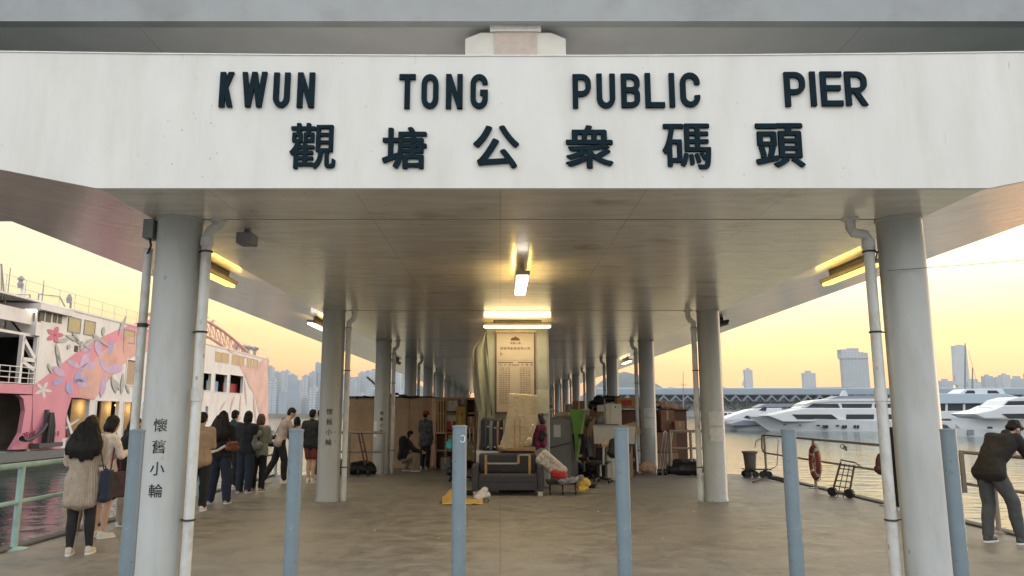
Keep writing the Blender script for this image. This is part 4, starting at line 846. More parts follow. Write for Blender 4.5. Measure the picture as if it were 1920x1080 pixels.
# --- bags between sheet and cabinet
blob('bag', 'magenta bag squeezed between the beige sheet and the grey cabinet', 'bag', MAG, [(at(1006, 835, 16.6), .10, at(1010, 805, 16.6), .10), (at(1018, 832, 16.6), .10, at(1018, 802, 16.6), .09)], wr=.018)
blob('bag', 'black bag on top of the magenta one beside the cabinet', 'bag', BAGBLK, [(at(1015, 822, 16.5), .06, at(1020, 812, 16.5), .07), (at(1018, 790, 16.7), .08, at(1014, 780, 16.7), .07)], wr=.016)
blob('blanket', 'rolled dark olive blanket left of the cabinet top', 'blanket', M('dark_olive', (.07, .065, .04), .9), [(at(1010, 768, 17.2), .08, at(1030, 766, 17.3), .09), (at(1012, 778, 17.2), .07, at(1026, 780, 17.2), .07)], wr=.02)
o = blob('scarf', 'black and white striped scarf hanging beside the cabinet top', 'scarf', M('striped_scarf', (.20, .20, .20), .8, .95, 26, stretch=(.3, 1, 3)), [(at(1020, 795, 17.0), .05, at(1022, 775, 17.0), .06), (at(1026, 772, 17.0), .05, at(1035, 768, 17.0), .04)], wr=.014)
# --- grey steel cabinet
x0, x1, z0, z1 = rect(1025, 784, 1071, 892, 19.6); cb = thing('cabinet', 'tall grey steel cabinet with a paper note, right of the heap', 'cabinet', (x0, 19.6, 0)); w_ = x1 - x0
s = MB(); s.bb(0, w_ + .16, 0, .45, 0, z1); s.build('carcass', GREYC, cb, bevel=.008)
s = MB(); s.bb(.01, w_ - .01, -.018, -.002, .03, z1 - .02); s.build('door', M('cabinet_door', (.24, .24, .235), .4, .06, 2, dirt=(.15, .14, .13), dirt_amt=.4), cb, bevel=.004)
s = MB(); s.bb(.19, .37, -.024, -.019, z1 - .48, z1 - .17); tag(s.build('paper_note', M('paper', (.7, .68, .62)), cb))
s = MB(); s.tube([(.05, -.028, .74), (.3, -.028, .80), (.62, -.028, .88)], .013, 6); s.build('strap', M('strap_grey', (.05, .05, .05), .7), cb)
s = MB(); s.bb(-.01, w_ + .17, -.03, .46, z1, z1 + .025); s.build('top_board', WOOD, cb)
blob('cloth_bundle', 'cream cloth bundle lying on top of the grey cabinet', 'cloth', SHEET, [(at(1046, 778, 19.75), .07, at(1064, 777, 19.75), .07)], wr=.014)
for lab, pts in (('thin bent black wire sticking up on the left of the cabinet top', [(1040, 783), (1037, 765), (1034, 745)]), ('thin black rod with cross wire on the cabinet top', [(1034, 783), (1036, 768), (1046, 774)])):
    s = MB(); s.tube([at(x, y, 19.8) for x, y in pts], .010, 6); tag(s.build('wire', PLBLK), lab, 'wire')
# --- green foam board
s = MB(); s.prism([(1066, 767), (1098, 769), (1096, 800), (1089, 835), (1081, 866), (1079, 866), (1077, 820), (1073, 792)], lambda x, y: tuple(at(x, y, 19.45)), lambda x, y: tuple(at(x, y, 19.50))); gb = thing('foam_board', 'bright green board leaning against the grey cabinet', 'board', (0, 0, 0)); s.build('panel', GREENB, gb)
s = MB(); s.bar(at(1097, 769, 19.44), at(1082, 864, 19.44), .035, .05); s.build('edge_strip', M('light_green', (.38, .50, .22), .7), gb)
s = MB(); s.prism([(1104, 795), (1118, 780), (1096, 868), (1088, 868)], lambda x, y: tuple(at(x, y, 19.9)), lambda x, y: tuple(at(x, y, 19.95))); tag(s.build('leaning_panel', CARD), 'brown leaning panel right behind the green board', 'board')

# --- office chairs
def office_chair(label, x, y, rz, back, seat, k=1.0, backh=.5, arms=False, group='office chairs in the heap'):
    t_ = thing('office_chair', label, 'office chair', (x, y, 0), rz, group); t_.scale = (k, k, k)
    for i in range(5):
        a = i * 2 * PI / 5 + .3; e = (math.cos(a) * .29, math.sin(a) * .29)
        s = MB(); s.tube([(0, 0, .13), (e[0] * .6, e[1] * .6, .10), (e[0], e[1], .075)], [.03, .022, .018], 8); f_ = s.build('base_leg', PLBLK, t_, smooth=True)
        s = MB(); s.tube([(e[0] - .018 * math.sin(a), e[1] + .018 * math.cos(a), .03), (e[0] + .018 * math.sin(a), e[1] - .018 * math.cos(a), .03)], .03, 10); s.build('caster', PLBLK, f_)
    s = MB(); s.tube([(0, 0, .10), (0, 0, .30), (0, 0, .44)], [.03, .025, .018], 10); s.build('gas_column', STEEL, t_, smooth=True)
    s = MB(); s.bb(-.24, .24, -.23, .23, .44, .50); s.build('seat', seat, t_, bevel=.035, seg=4)
    n_ = 8; s = MB(); vs = []
    for j in range(2):
        for i in range(n_ + 1):
            for z in range(5):
                u = (i / n_ - .5) * 2; zz = .60 + backh * z / 4; wd = .23 * (1 - .12 * (z / 4) ** 3)
                vs.append((u * wd, .25 + .05 * (z / 4) - .045 * u * u * -1 * -1 + j * .035, zz))
    o2 = (n_ + 1) * 5; fs = []
    for i in range(n_):
        for z in range(4): a = i * 5 + z; fs += [(a, a + 5, a + 6, a + 1), (o2 + a, o2 + a + 1, o2 + a + 6, o2 + a + 5)]
    for i in range(n_): fs += [(i * 5, o2 + i * 5, o2 + i * 5 + 5, i * 5 + 5), (i * 5 + 4, i * 5 + 9, o2 + i * 5 + 9, o2 + i * 5 + 4)]
    for z in range(4): fs += [(z, z + 1, o2 + z + 1, o2 + z), (n_ * 5 + z, o2 + n_ * 5 + z, o2 + n_ * 5 + z + 1, n_ * 5 + z + 1)]
    s.add(vs, fs); s.build('backrest', back, t_, bevel=.01)
    s = MB(); s.tube([(0, .05, .45), (0, .27, .46), (0, .32, .60), (0, .31, .8)], .02, 8); s.build('back_bar', PLBLK, t_, smooth=True)
    if arms:
        for q in (-1, 1): s = MB(); s.tube([(q * .24, 0, .46), (q * .29, 0, .52), (q * .29, .02, .66)], .016, 8); s.bb(q * .29 - .03, q * .29 + .03, -.12, .14, .66, .69); s.build('armrest', PLBLK, t_)
    return t_
g = gnd(862, 902); office_chair('office chair with lime mesh back at the left end of the heap', g.x, g.y, PI + .35, LIME, PLBLK, 1.0, .42)
tbx, = [thing('plastic_tub', 'turquoise ribbed tub upturned on the lime-backed office chair', 'tub', (g.x - .12, g.y - .28, 0))]
s = MB(); zz = at(850, 840, g.y - .28).z; s.lathe((0, 0, zz), [(.20, 0), (.215, .01), (.19, .12), (.12, .20), (.04, .22)], 28); s.build('tub', TEALC, tbx, smooth=True)
for i in range(9): a = PI + i * PI / 8; s = MB(); s.tube([(.205 * math.cos(a), .205 * math.sin(a), zz + .02), (.192 * math.cos(a), .192 * math.sin(a), zz + .12), (.125 * math.cos(a), .125 * math.sin(a), zz + .195)], .010, 6); s.build('rib', M('teal_light', (.06, .42, .46), .4), tbx)
s = MB(); s.lathe((0, 0, zz - .04), [(.225, 0), (.23, .02), (.22, .04)], 28); s.build('rim', M('teal_dark', (.01, .10, .12), .4), tbx, smooth=True)
g = gnd(1126, 905); office_chair('black swivel chair right of the green board, nearest dark chair', g.x, g.y, PI / 2 - .3, M('chair_fabric', (.03, .032, .036), .9), M('chair_fabric', (.03, .032, .036)), 1.0, .48)
g = gnd(1096, 895); office_chair('navy swivel chair half hidden between green board and black chair', g.x, g.y, 2.4, M('chair_navy', (.02, .025, .04), .9), M('chair_navy', (.02, .025, .04)), 1.0, .5)
g = gnd(1155, 893); office_chair('dark swivel chair pushed in behind the fourth bollard', g.x + .2, g.y, -2.2, M('chair_fabric', (.03, .032, .036)), M('chair_fabric', (.03, .032, .036)), 1.0, .5)
blob('cushion', 'beige round cushion on the black swivel chair pile', 'cushion', SHEET, [(at(1138, 832, 17.9), (.13, .10, .11))], wr=.012)
s = MB(); s.tube([at(1131, 838, 17.4), at(1131, 872, 17.4)], .025, 10); tag(s.build('metal_tube', STEEL, smooth=True), 'short steel tube standing among the swivel chairs', 'tube')
blob('bag', 'dark bag hanging behind the black swivel chair', 'bag', BAGBLK, [(at(1148, 850, 17.8), .12, at(1150, 830, 17.8), .10)], wr=.02)
# --- low black trolley with cushion and bags
g = gnd(1056, 926); tr = thing('trolley', 'low black wheeled base loaded with bags, right of the sofa', 'trolley', (g.x, g.y, 0))
s = MB(); s.bb(-.33, .28, -.15, .45, .20, .26); s.build('platform', PLBLK, tr, bevel=.02)
for qx in (-.28, -.02, .24):
    s = MB(); s.tube([(qx, -.12, .2), (qx, -.17, .08)], .018, 8); l_ = s.build('leg', PLBLK, tr); s = MB(); s.tube([(qx - .015, -.17, .035), (qx + .015, -.17, .035)], .035, 12); s.build('caster', PLBLK, l_)
cu = thing('cushion', 'long cream printed cushion leaning across the trolley', 'cushion', (0, 0, 0)); s = MB()
a = at(1016, 856, 15.75); b = at(1052, 888, 15.6)
for q in (-.07, 0, .07): caps(s, a + Vector((q * .8, 0, q)), .075, b + Vector((q * .8, 0, q)), .075)
soft(s, 'cover', M('cream_print', (.55, .49, .41), .8, .12, 10, dirt=(.25, .20, .16), dirt_amt=.7, dirt_scale=14, dlo=.55, dhi=.6), cu, .012, .010, 9)
blob('bag', 'red cloth bag on the trolley below the cream cushion', 'bag', RED, [(at(1040, 888, 15.5), .09, at(1056, 892, 15.5), .09)], wr=.02)
blob('cloth_bundle', 'black and white clothes heaped on the low trolley', 'cloth', M('mono_print', (.22, .22, .22), .8, .95, 11), [(at(1052, 903, 15.45), .06, at(1075, 900, 15.5), .07), (at(1078, 900, 15.6), .06, at(1090, 896, 15.7), .06)], wr=.025)
blob('bag', 'yellow plastic bag on the floor right of the trolley', 'bag', YEL, [(at(1090, 912, 15.9), .10, at(1098, 905, 15.9), .10), (at(1086, 918, 15.8), .04, at(1100, 916, 15.8), .04)], wr=.03)
# --- litter in front
y0 = gnd(870, 940)
ys = thing('plastic_sheet', 'yellow orange-patterned plastic sheet crumpled on the floor by the third bollard', 'plastic sheet', (0, 0, 0)); s = MB(); n1, n2 = 26, 12; vs = []
Pq = [(829, 946), (852, 928), (905, 938), (903, 947)]
for j in range(n2 + 1):
    for i in range(n1 + 1):
        u, v = i / n1, j / n2; px = (829 + u * 76) ; py = 947 - v * (14 + 5 * math.sin(u * 7)); p_ = gnd(px, py); p_.z = .012 + .05 * max(0, noise.noise(Vector((u * 7, v * 4, 2)))) + .10 * math.exp(-((u - .22) / .10) ** 2) * v; vs.append(tuple(p_))
s.add(vs, [(j * (n1 + 1) + i, j * (n1 + 1) + i + 1, (j + 1) * (n1 + 1) + i + 1, (j + 1) * (n1 + 1) + i) for j in range(n2) for i in range(n1)])
o = s.build('sheet', M('yellow_sheet', (.66, .44, .10), .5, .1, 5, dirt=(.45, .10, .02), dirt_amt=.9, dirt_scale=12, dlo=.60, dhi=.62), ys, smooth=True); o.modifiers.new('t', 'SOLIDIFY').thickness = .004
blob('plastic_bag', 'white plastic carrier bag slumped on the yellow sheet', 'bag', M('white_plastic_thin', (.64, .60, .58), .4, .12, 10), [(gnd(900, 936) + Vector((0, 0, .06)), .07, gnd(910, 934) + Vector((0, 0, .16)), .06), (gnd(893, 938) + Vector((0, 0, .05)), .05, gnd(914, 938) + Vector((0, 0, .09)), .05)], wr=.03, vox=.009)
s = MB(); g = gnd(912, 943); s.torus((g.x, g.y, .04), .045, .006, Matrix.Rotation(.6, 4, 'X'), 16, 6); tag(s.build('wire_loop', PLBLK), 'small black wire loop beside the white carrier bag', 'wire')
# --- between lime chair and sofa
stl = thing('stool', 'dark stool carrying a folded brown box, left of the sofa', 'stool', (*gnd(878, 898).xy, 0)); s = MB(); s.bb(-.2, .2, -.18, .18, .40, .44); s.build('seat', PLBLK, stl)
for a, b in ((-1, -1), (1, -1), (-1, 1), (1, 1)): s = MB(); s.bar((a * .17, b * .15, .4), (a * .2, b * .18, 0), .03); s.build('leg', STEEL, stl)
g = gnd(878, 898); carton('brown carton on the dark stool left of the sofa', 868, 835, 890, 866, g.y - .15, .32, CARD)
blob('cloth_bundle', 'whitish cloth on the carton left of the suitcase', 'cloth', M('white_rag', (.48, .46, .43), .85), [(at(880, 843, g.y - .3), .06, at(888, 846, g.y - .3), .06)], wr=.02)
for lab, px, py0, py1, m_ in (('upright grey pole left of the suitcase', 881, 800, 840, STEEL), ('upright pale pole nearest the suitcase on its left', 888, 800, 850, WOOD)):
    s = MB(); s.tube([at(px, py0, 17.6), at(px, py1, 17.6)], .018, 8); tag(s.build('pole', m_), lab, 'pole')
stand = thing('wooden_trestle', 'small brown A-shaped wooden trestle left of the suitcase', 'trestle', (0, 0, 0))
for a, b in (((884, 822), (874, 850)), ((884, 822), (895, 850))): s = MB(); s.bar(at(*a, 17.4), at(*b, 17.4), .05, .03); s.build('leg', WOODD, stand)
s = MB(); s.bar(at(878, 842, 17.4), at(891, 842, 17.4), .03, .03); s.build('crossbar', WOODD, stand)

# --- shelving with boxes behind on the left
Ys = 22.6; sv = thing('shelving', 'brown wooden shelving filled with boxes behind the lime-backed chair', 'shelving', (0, 0, 0)); x0, x1, z0, z1 = rect(816, 748, 892, 845, Ys)
s = MB(); s.bb(x0, x1 + .1, Ys + .5, Ys + .53, 0, z1 + .05); s.build('back_panel', M('brown_panel', (.22, .12, .06), .7, .2), sv)
for px in (817, 836, 861, 874, 891): x = at(px, 800, Ys).x; s = MB(); s.bb(x - .025, x + .025, Ys, Ys + .5, 0, z1); s.build('upright', WOOD if px < 840 else WOODD, sv)
for py in (748, 775, 811, 845): z = at(850, py, Ys).z; s = MB(); s.bb(x0, x1, Ys + .01, Ys + .49, z - .02, z + .02); s.build('shelf', WOOD, sv)
wf = thing('window_frame', 'old pale wooden window frame propped at the left of the shelving', 'window frame', (0, 0, 0))
for px in (816, 821, 826, 831): s = MB(); s.bar(at(px, 750, Ys - .2), at(px + .5, 812, Ys - .2), .035, .03); s.build('upright', M('orange_pine', (.55, .34, .17), .5, .15), wf)
for py in (751, 812): s = MB(); s.bar(at(814, py, Ys - .22), at(834, py, Ys - .22), .05, .03); s.build('rail', M('orange_pine', (.55, .34, .17)), wf)
for lab, r_, m_ in (('pale carton on the top shelf', (838, 751, 859, 771), BOARDW), ('cream box with red side in the middle of the shelving', (838, 778, 856, 790), BOARDW), ('red box low in the shelving', (837, 790, 857, 806), REDB), ('beige box at the right of the shelving', (876, 781, 890, 808), CARD), ('grey box on the top shelf behind the yellow poster', (862, 750, 873, 760), GREYC),
        ('brown box on the lowest shelf', (839, 815, 858, 842), CARD), ('dark box on the lowest shelf', (862, 818, 874, 843), PLBLK)):
    carton(lab, *r_, Ys + .03, .36, m_)
po = thing('poster', 'mustard yellow poster with a red emblem on the shelving', 'poster', (0, 0, 0)); x0, x1, z0, z1 = rect(855, 762, 873, 800, Ys - .1); s = MB(); s.bb(x0, x1, Ys - .11, Ys - .10, z0, z1); s.build('sheet', M('mustard', (.34, .22, .03), .7, .1), po)
s = MB(); xc, zc = (x0 + x1) / 2, z0 + (z1 - z0) * .62; s.prism([(-.09, .05), (-.03, .03), (0, .07), (.04, .03), (.10, .05), (.05, -.03), (.0, -.07), (-.04, -.02)], lambda x, z: (xc + x, Ys - .114, zc + z), lambda x, z: (xc + x, Ys - .11, zc + z)); s.build('emblem', REDB, po)
# --- plywood hut left
def hut(name, label, px0, py0, px1, py1, Y, dep, mat, seams, z0=0):
    x0, x1, _, z1 = rect(px0, py0, px1, py1, Y); t_ = thing(name, label, 'hut', (x0, Y, 0)); w = x1 - x0
    s = MB(); s.bb(0, w, .03, dep, z0, z1 - .04); s.build('body', WOODD, t_)
    for a, b in zip([0] + seams, seams + [1]): s = MB(); s.bb(w * a + .006, w * b - .006, 0, .03, z0, z1 - .03); s.build('wall_panel', mat, t_)
    s = MB(); s.bb(-.05, w + .05, -.05, dep, z1 - .04, z1); s.build('roof_board', M('hut_roof', (.03, .022, .02), .8), t_); return t_
hut('plywood_hut', 'tan plywood hut behind the railing between the left columns', 646, 743, 809, 880, 23.0, 3.2, PLY, [.42, .74])
hut('plywood_hut', 'small tan hut far behind the third left column', 824, 752, 838, 840, 27, 1.5, PLY, [.5])
bs = hut('shed', 'dark brown board shed behind the right columns with clutter on its roof', 1166, 768, 1287, 884, 22.4, 3.0, BROWNB, [.30, .62])
random.seed(11)
blob('black_sheeting', 'black sheeting crumpled along the roof edge of the plywood hut', 'sheeting', PLBLK, [(at(668 + i * 20, 745 - (4 if i in (3, 4) else 0), 22.95), .04, at(686 + i * 20, 744 - (6 if i in (3,) else 0), 22.95), .04) for i in range(6)], vox=.02, wr=.03, ws=6)
s = MB(); s.tube([at(688, 707, 24), at(712, 728, 24)], .03, 8); tag(s.build('slanting_pole', STEEL), 'pale slanting pole above the plywood hut roof', 'pole')
blob('tyre_pile', 'black covered pile at the foot of the plywood hut', 'covered pile', PLBLK, [(at(612, 884, 20.7), .25, at(690, 882, 20.9), .26), (at(625, 872, 20.9), .12, at(640, 870, 20.9), .12), (at(660, 880, 20.7), .22, at(700, 880, 20.9), .22)], vox=.03, wr=.05, ws=3)
for lab, dx in (('hand truck with two slim rails leaning by the left railing', 0),):
    ht = thing('hand_truck', lab, 'hand truck', (0, 0, 0))
    for a, b in (((672, 812), (684, 872)), ((678, 811), (690, 868))): s = MB(); s.bar(at(*a, 20.1), at(*b, 20.0), .03); s.build('side_rail', M('rust_red', (.10, .03, .03), .5), ht)
    for t in (.3, .6, .9): s = MB(); s.bar(at(672 + 12 * t, 812 + 60 * t, 20.08), at(678 + 12 * t, 811 + 57 * t, 20.08), .02); s.build('crossbar', PLBLK, ht)
    for px in (672, 690): s = MB(); g = at(px, 880, 20.0); s.tube([(g.x - .02, g.y, .09), (g.x + .02, g.y, .09)], .09, 16); s.build('wheel', PLBLK, ht)
    s = MB(); g = gnd(680, 885); s.bb(g.x - .2, g.x + .2, 19.7, 20.0, .02, .035); s.build('toe_plate', STEEL, ht)
# --- right side: tall white box, white table panel, planks, roof clutter
x0, x1, z0, z1 = rect(1137, 757, 1165, 800, 18.9); fz = thing('cupboard', 'narrow tall cream cupboard standing behind the white panel', 'cupboard', ((x0 + x1) / 2, 19.1, 0)); w = x1 - x0
s = MB(); s.bb(-w / 2, w / 2, -.2, .2, 0, z1); s.build('carcass', BOARDW, fz, bevel=.006); s = MB(); s.bb(-w / 2 + .12, w / 2 - .01, -.215, -.201, .05, z1 - .02); s.build('door', M('cupboard_door', (.56, .54, .47), .5), fz); s = MB(); s.bb(.02, .05, -.23, -.216, z1 - .1, z1 - .06); s.build('handle', PLBLK, fz)
wp = thing('white_panel', 'large off-white panel lying edge-up behind the swivel chairs', 'board', (0, 0, 0)); s = MB(); s.prism([(1112, 796), (1162, 796), (1192, 800), (1190, 832), (1114, 832)], lambda x, y: tuple(at(x, y, 18.6)), lambda x, y: tuple(at(x, y, 18.64))); s.build('panel', BOARDW, wp)
s = MB(); s.bar(at(1111, 796, 18.58), at(1160, 796, 18.58), .025, .03); s.build('edge_strip', M('edge_grey', (.15, .15, .14)), wp)
for lab, pts, Y in (('wide tan plank leaning at the left of the third right column', [(1168, 797), (1190, 790), (1203, 812), (1182, 818)], 20.4), ('triangular tan board wedged behind the third right column', [(1163, 800), (1196, 792), (1198, 838), (1186, 838)], 20.9)):
    s = MB(); s.prism(pts, lambda x, y: tuple(at(x, y, Y)), lambda x, y: tuple(at(x, y, Y + .03))); tag(s.build('plank', WOOD), lab, 'plank')
for lab, a, b, m_ in (('white pole leaning beside the third right column', (1192, 815), (1196, 884), WHP), ('dark brown batten behind the white pole', (1186, 840), (1172, 884), WOODD), ('reddish batten leaning behind the swivel chairs', (1180, 815), (1163, 880), WOODD)):
    s = MB(); s.bar(at(*a, 20.2), at(*b, 20.0), .045, .035); tag(s.build('batten', m_), lab, 'pole')
carton('red-lettered carton on the roof of the brown shed', 1158, 746, 1196, 766, 22.6, .6, YEL if 0 else M('printed_carton', (.40, .22, .06), .7, .2))
s = MB(); x0, x1, z0, z1 = rect(1166, 750, 1184, 760, 22.58); s.bb(x0, x1, 22.57, 22.585, z0, z1); tag(s.build('red_label', REDB), 'red label on the carton on the shed roof', 'label')
blob('blanket', 'rolled peach blanket along the shed roof', 'blanket', M('peach_blanket', (.45, .27, .18), .85), [(at(1240, 762, 22.7), .10, at(1278, 765, 22.7), .08), (at(1232, 756, 22.9), .08, at(1262, 760, 22.8), .08)], vox=.015, wr=.03)
blob('blanket', 'dark roll at the left end of the peach blanket', 'blanket', BAGBLK, [(at(1226, 760, 22.5), .10, at(1234, 760, 22.7), .10)], wr=.015)
blob('black_sheeting', 'black sheeting on the shed roof behind the third right column', 'sheeting', PLBLK, [(at(1120, 748, 23.5), .12, at(1160, 748, 23.5), .10), (at(1110, 760, 23.5), .15, at(1130, 760, 23.5), .15)], vox=.02, wr=.04, ws=5)
for lab, r_, m_, Y in (('brown carton stacked against the shed, lowest', (1232, 850, 1272, 884), CARD, 21.8), ('brown carton stacked against the shed, middle', (1228, 812, 1268, 848), M('carton_red_brown', (.24, .12, .07), .8), 21.8), ('light carton stacked against the shed, topmost', (1266, 790, 1284, 812), CARD, 21.8),
        ('tall brown carton far right between the columns', (1240, 770, 1264, 808), M('carton_red_brown', (.24, .12, .07)), 22.0), ('wooden crate behind the cabinet', (1108, 770, 1132, 800), WOODD, 23), ('dark crate beyond the cupboard', (1120, 752, 1140, 770), WOODD, 24), ('tan box beyond the green board', (1100, 780, 1118, 812), CARD, 22)):
    carton(lab, *r_, Y, .4, m_)
for lab, px in (('hand trolley with curved handle by the right-hand shed, nearer the column', 1252), ('hand trolley against the right-hand shed, further left', 1241)):
    ht = thing('hand_truck', lab, 'hand truck', (0, 0, 0))
    for d_ in (0, 6): s = MB(); s.tube([at(px + d_ + 3, 812, 20.7), at(px + d_, 830, 20.6), at(px + d_ - 5, 882, 20.4)], .018, 8); s.build('side_rail', STEEL, ht, smooth=True)
    s = MB(); s.tube([at(px + 3, 812, 20.7), at(px + 6, 808, 20.7), at(px + 9, 812, 20.7)], .02, 8); s.build('handle', WHP, ht)
    s = MB(); g = at(px - 6, 880, 20.4); s.tube([(g.x - .03, g.y, .08), (g.x + .06, g.y, .08)], .08, 14); s.build('wheel', PLBLK, ht)
blob('covered_pile', 'low black covered pile at the deck step near the second right column', 'covered pile', PLBLK, [(at(1264, 880, 20.5) , .22, at(1304, 880, 20.4), .22), (at(1268, 872, 20.6), .18, at(1300, 872, 20.6), .18)], vox=.03, wr=.03, ws=3)
# more loose things packed into the heap
random.seed(77)
def stick(label, a, b, Y, w, m_, Y2=None, name='batten', cat='pole'):
    s = MB(); s.bar(at(*a, Y), at(*b, Y2 or Y), w, w * .6); tag(s.build(name, m_), label, cat)
DKB = M('dark_blue_cloth', (.02, .03, .055), .8, .3, 6); GRB = M('grey_bag', (.17, .18, .16), .7, .15)
carton('dark brown crate on the floor between shelving and sofa', 846, 856, 872, 892, 21.5, .4, WOODD, z0=0)
carton('grey storage box on the floor far left of the heap', 826, 858, 844, 884, 22, .4, GREYC, z0=0)
carton('small carton on top of the dark brown crate', 850, 838, 868, 856, 21.6, .3, CARD)
carton('wide dark cupboard right behind the green board', 1096, 800, 1122, 880, 21.4, .5, WOODD, z0=0, tape=False)
carton('brown cabinet behind the white panel', 1120, 772, 1137, 884, 21.8, .5, M('brown_panel', (.22, .12, .06)), z0=0, tape=False)
carton('tan carton wedged under the white panel', 1160, 836, 1186, 878, 19.8, .4, CARD, z0=0)
carton('black crate under the white panel', 1118, 840, 1142, 884, 19.4, .4, PLBLK, z0=0, tape=False)
carton('small white box on the brown cabinet', 1122, 760, 1134, 772, 21.9, .3, WHP, tape=False)
carton('brown box on the shed roof beside the peach blanket', 1196, 752, 1212, 768, 22.9, .4, CARD)
for lab, m_, pts, r in (('dark blue bag lying in front of the grey cabinet', DKB, [(1072, 880), (1084, 876)], .13), ('black bin bag behind the yellow bag', BAGBLK, [(1096, 882), (1110, 880)], .15), ('grey soft bag on the white panel', GRB, [(1122, 790), (1136, 789)], .09),
        ('dark brown cloth pile on the cupboard behind the green board', M('dark_olive', (.07, .065, .04)), [(1100, 795), (1116, 794)], .08), ('black bag on the floor left of the dark stool', BAGBLK, [(846, 884), (856, 882)], .13), ('dark red bundle on the crate at the left of the heap', M('dark_red_bag', (.07, .02, .02)), [(838, 838), (846, 836)], .08),
        ('dark sack leaning at the fourth bollard side of the heap', BAGBLK, [(1172, 872), (1180, 862)], .16), ('tan cloth heap on the shed floor edge', M('tan_rag', (.38, .24, .15)), [(1206, 876), (1222, 878)], .14)):
    blob('bag', lab, 'bag', m_, [(at(*pts[0], 20.3), r, at(*pts[1], 20.3), r * .9), (at(pts[0][0] + 4, pts[0][1] - 6, 20.3), r * .7, at(pts[1][0] - 3, pts[1][1] - 4, 20.3), r * .6)], wr=.03, vox=.014, ws=7)
for lab, a, b, Y, w, m_ in (('thin pale rod leaning at the left of the cupboard', (1134, 748), (1128, 840), 20.5, .025, STEEL), ('brown batten leaning over the dark cupboard', (1112, 762), (1104, 850), 20.9, .05, WOODD), ('pale wooden batten in front of the brown cabinet', (1128, 776), (1121, 862), 20.6, .045, WOOD),
        ('black umbrella-like rod by the green board', (1100, 812), (1092, 880), 19.3, .035, PLBLK), ('dark broom stick beside the shelving', (896, 770), (889, 884), 20.2, .03, WOODD), ('tan batten standing in front of the shelving', (863, 770), (859, 866), 21.0, .045, WOOD), ('dark batten leaning on the shed front', (1216, 790), (1208, 880), 21.9, .05, WOODD)):
    stick(lab, a, b, Y, w, m_)
for lab, px, py in (('coil of grey cable on the floor by the trolley', 1108, 915), ('coil of black cable at the left foot of the sofa', 880, 928)):
    g = gnd(px, py); s = MB()
    for k in range(4): s.torus((g.x + k * .01, g.y, .015 + k * .014), .10 + .012 * math.sin(k * 2), .009, Matrix.Rotation(PI / 2 + .05 * k, 4, 'X'), 20, 6)
    tag(s.build('cable_coil', PLBLK), lab, 'cable')
# clutter further down the pier, seen between the columns
random.seed(21)
for lab, r_, m_, Y in (('brown crate far down the pier left of the hanging tarpaulin', (866, 752, 884, 782), WOODD, 29), ('stack of pale boards far down the pier on the right', (1092, 768, 1106, 800), BOARDW, 28), ('dark cupboard far down the pier on the right', (1076, 752, 1096, 800), WOODD, 30), ('grey box far down the pier, right of the cabinet', (1060, 758, 1076, 790), GREYC, 31)):
    carton(lab, *r_, Y, .6, m_, 'box', 'storage_box', z0=0)

# ------------------------------------------------------------------ things on the right landing
bk = thing('bucket', 'brown-grey plastic bucket on a small wheeled cart by the right railing', 'bucket', (*gnd(1408, 893).xy, 0)); s = MB()
s.lathe((0, 0, .10), [(.13, 0), (.17, .48), (.20, .49), (.20, .54), (.17, .54), (.165, .5)], 24); s.build('tub', M('bucket_plastic', (.13, .105, .09), .5), bk, smooth=True)
s = MB(); s.torus((0, 0, .62), .17, .008, Matrix.Rotation(PI * 0, 4, 'X'), 20, 6, 0, PI) if 0 else s.torus((0, 0, .58), .17, .008, Matrix.Rotation(.5, 4, 'X'), 20, 6, PI, 2 * PI); s.build('handle', STEEL, bk)
g = gnd(1422, 895); ct = thing('luggage_cart', 'small black wheeled cart with looped handle beside the bucket', 'luggage cart', (g.x, g.y, 0)); s = MB(); s.bb(-.38, .30, -.16, .16, .19, .22); s.build('platform', PLBLK, ct, bevel=.01)
for a, b in ((-.30, -.15), (-.12, -.15), (.06, -.15), (.22, -.15), (-.3, .15), (.22, .15)): s = MB(); s.tube([(a, b - .02, .085), (a, b + .02, .085)], .085, 18); s.build('wheel', PLBLK, ct, smooth=True)
s = MB(); s.tube([(.25, -.13, .2), (.45, -.13, .3), (.52, -.13, .95), (.50, -.1, 1.0), (.1, -.1, 1.0), (-.05, -.1, .9), (-.08, -.1, .75)], .012, 8); s.build('handle', STEEL, ct, smooth=True)
lb = thing('lifebuoy', 'orange-red lifebuoy hung on a post of the right railing', 'lifebuoy', (6.80, 16.55, .58)); lb.rotation_euler = (0, .06, 1.42)
s = MB(); s.torus((0, 0, 0), .31, .075, Matrix.Diagonal((1, .62, 1, 1)), 40, 12); s.build('ring', M('buoy_red', (.26, .045, .03), .6, .15, 5, dirt=(.16, .04, .03), dirt_amt=.6), lb, smooth=True)
for i in range(4): a = PI / 4 + i * PI / 2; s = MB(); s.torus((0, 0, 0), .31, .079, Matrix.Diagonal((1, .64, 1, 1)), 3, 12, a - .12, a + .12); s.build('band', M('reflective_band', (.55, .52, .48), .5), lb, smooth=True)
s = MB()
for i in range(8): a = i * PI / 4; b = a + PI / 4; s.tube([(.4 * math.cos(a), -.02, .4 * math.sin(a)), (.385 * math.cos((a + b) / 2), -.05, .385 * math.sin((a + b) / 2)), (.4 * math.cos(b), -.02, .4 * math.sin(b))], .008, 6)
for i in range(3): s.tube([(-.2 + i * .2, .0, .2), (.1 - i * .1, -.02, 0), (-.1 + i * .12, 0, -.22)], .009, 6)
s.build('grab_rope', M('rope', (.30, .26, .2), .8), lb)
td = thing('hand_truck', 'upturned steel cage hand truck leaning on the right railing', 'hand truck', (0, 0, 0)); A = gnd(1560, 930); B = gnd(1592, 934); TT = [at(1576, 868, 15.0), at(1602, 872, 14.9)]
